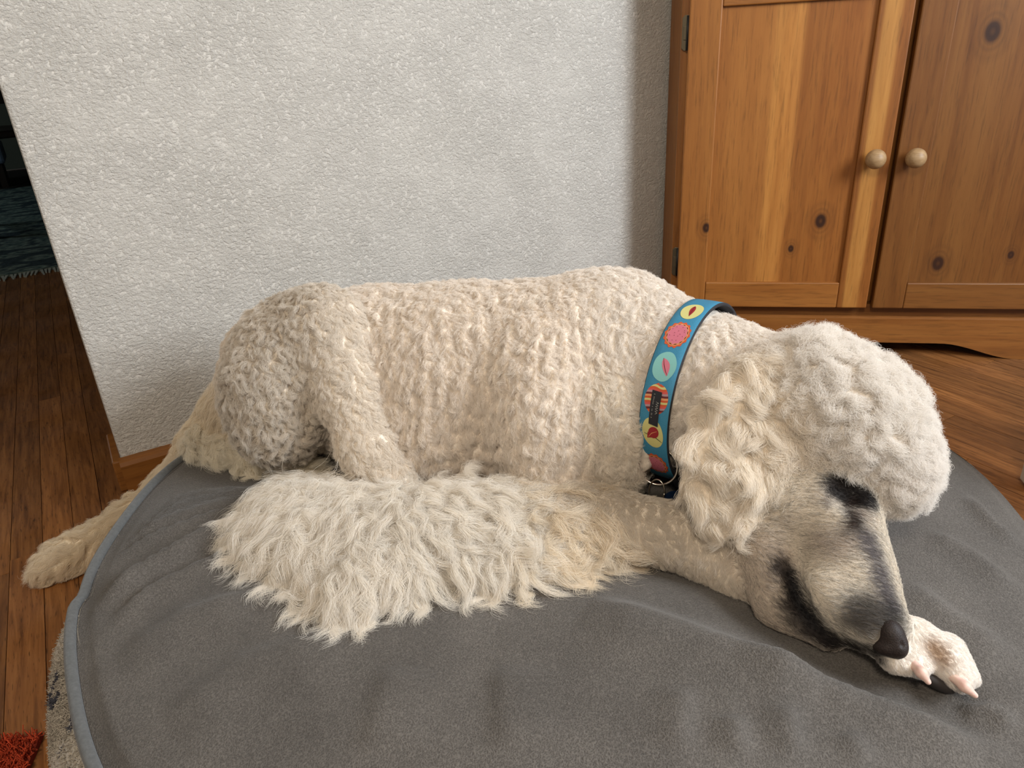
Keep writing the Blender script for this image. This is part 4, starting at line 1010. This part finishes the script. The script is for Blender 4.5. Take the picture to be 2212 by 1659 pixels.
bm = bmesh.new(); bc_ = Pt(1478, 1040, dd + .012); E1, E2, E3 = img(.6, .8, 0), img(.8, -.6, -.3), img(.2, .1, -1)
vs = []
for sx in (-1, 1):
    for sy in (-1, 1):
        for sz in (-1, 1): vs.append(bc_ + E1 * sx * .019 + E2 * sy * .012 + E3 * sz * .004 - COL_C)
bk = mesh_obj('buckle', vs, [(0,1,3,2), (4,6,7,5), (0,4,5,1), (2,3,7,6), (0,2,6,4), (1,5,7,3)], M['c_black'], coll)
bv = bk.modifiers.new('bevel', 'BEVEL'); bv.width = .003; bv.segments = 3

# ------------------------------------------------------------------ pile of the bed side and the red rug
def pile(name, P, N, L, R, colr, K, parent, mat, curl=.5):
    n = len(P); s = np.linspace(0, 1, K)[None, :, None]; j = rng.normal(0, 1, (n, 1, 3)); j2 = rng.normal(0, 1, (n, 1, 3))
    pos = P[:, None, :] + L[:, None, None] * (N[:, None, :] * s + j * .35 * s ** 1.5 + j2 * curl * .4 * np.sin(s * 4.5))
    pos[..., 2] = np.maximum(pos[..., 2], 0.002)
    cu = bpy.data.hair_curves.new(name); cu.add_curves([K] * n); cu.attributes['position'].data.foreach_set('vector', pos.astype(np.float32).ravel())
    ra = cu.attributes.get('radius') or cu.attributes.new('radius', 'FLOAT', 'POINT'); ra.data.foreach_set('value', (np.repeat(R, K)).astype(np.float32))
    at = cu.attributes.new('fur_color', 'FLOAT_COLOR', 'CURVE'); c4 = np.ones((n, 4), np.float32); c4[:, :3] = colr; at.data.foreach_set('color', c4.ravel())
    cu.materials.append(mat); o = link(bpy.data.objects.new(name, cu), parent); tag(o, kind='stuff'); return o
M['pile'] = mat_hair('fleece_pile', root=0.55, trans=0.1, rough=0.8)
n = 60000; a = rng.uniform(2.55, 4.6, n); u = rng.random(n) ** .8
bul = 0.048 * np.sin(np.pi * np.clip(u * .86 + .14, 0, 1)) ** .8; rr = rim(a) + bul - .0045
P = np.stack([rr * np.cos(a), rr * np.sin(a), (.002 + .153 * u) * rimz(a) / .157], 1)
N = np.stack([np.cos(a), np.sin(a), 0.2 + 0 * a], 1)
fl = Noise(51, 190.0)(P); fl2 = Noise(52, 45.0)(P)
c = np.where(((fl > 1.15) & (fl2 > -.2))[:, None], np.array([.06, .06, .075]), np.array([.36, .32, .262]) * (1 + .22 * rng.normal(0, 1, (n, 1))))
pile('fleece_pile', P, N, np.full(n, .0030), np.full(n, .00030), np.clip(c, .02, .6), 4, bed, M['pile'], 1.0)
q0, q1 = F(0, 1612), F(95, 1592)
rd = empty('red_rug', (-0.45, 0.62, 0))
tag(rd, 'shaggy orange-red rug corner on the floor beside the round bed', 'rug')
RC = np.array([-0.45, 0.62, 0.]); ed_ = (q1 - q0)[:2]; ed_ /= np.linalg.norm(ed_); nn_ = np.array([ed_[1], -ed_[0]])
c0 = q1[:2] + ed_ * .0; 
cor = [c0 - ed_ * .0, c0 - ed_ * 0.55, c0 - ed_ * .55 + nn_ * .5, c0 + nn_ * .5]
M['red'] = mat_plain('red_wool_backing', (0.30, 0.035, 0.015, 1), 0.95)
vs = [(p[0] - RC[0], p[1] - RC[1], z) for z in (0.0005, .008) for p in cor]
mesh_obj('rug_backing', vs, [(0,1,2,3), (4,7,6,5), (0,4,5,1), (1,5,6,2), (2,6,7,3), (3,7,4,0)], M['red'], rd)
n = 50000; uu, v2 = rng.random((2, n, 1)); P2 = c0 - ed_ * (.55 * uu) + nn_ * (.5 * v2)
ok = np.hypot(P2[:, 0] - BC[0], P2[:, 1] - BC[1]) > .62; P2 = P2[ok]; n = len(P2)
P = np.concatenate([P2 - RC[:2], np.full((n, 1), .007)], 1); N = np.tile([0, 0, 1.], (n, 1)) + np.r_[rng.normal(0, .2, (n, 3))]
pile('rug_pile', P, N, np.full(n, .0085), np.full(n, .00055), np.array([.46, .062, .022]) * (1 + .25 * rng.normal(0, 1, (n, 1))).clip(.3, 1.8), 4, rd, M['pile'], .6)
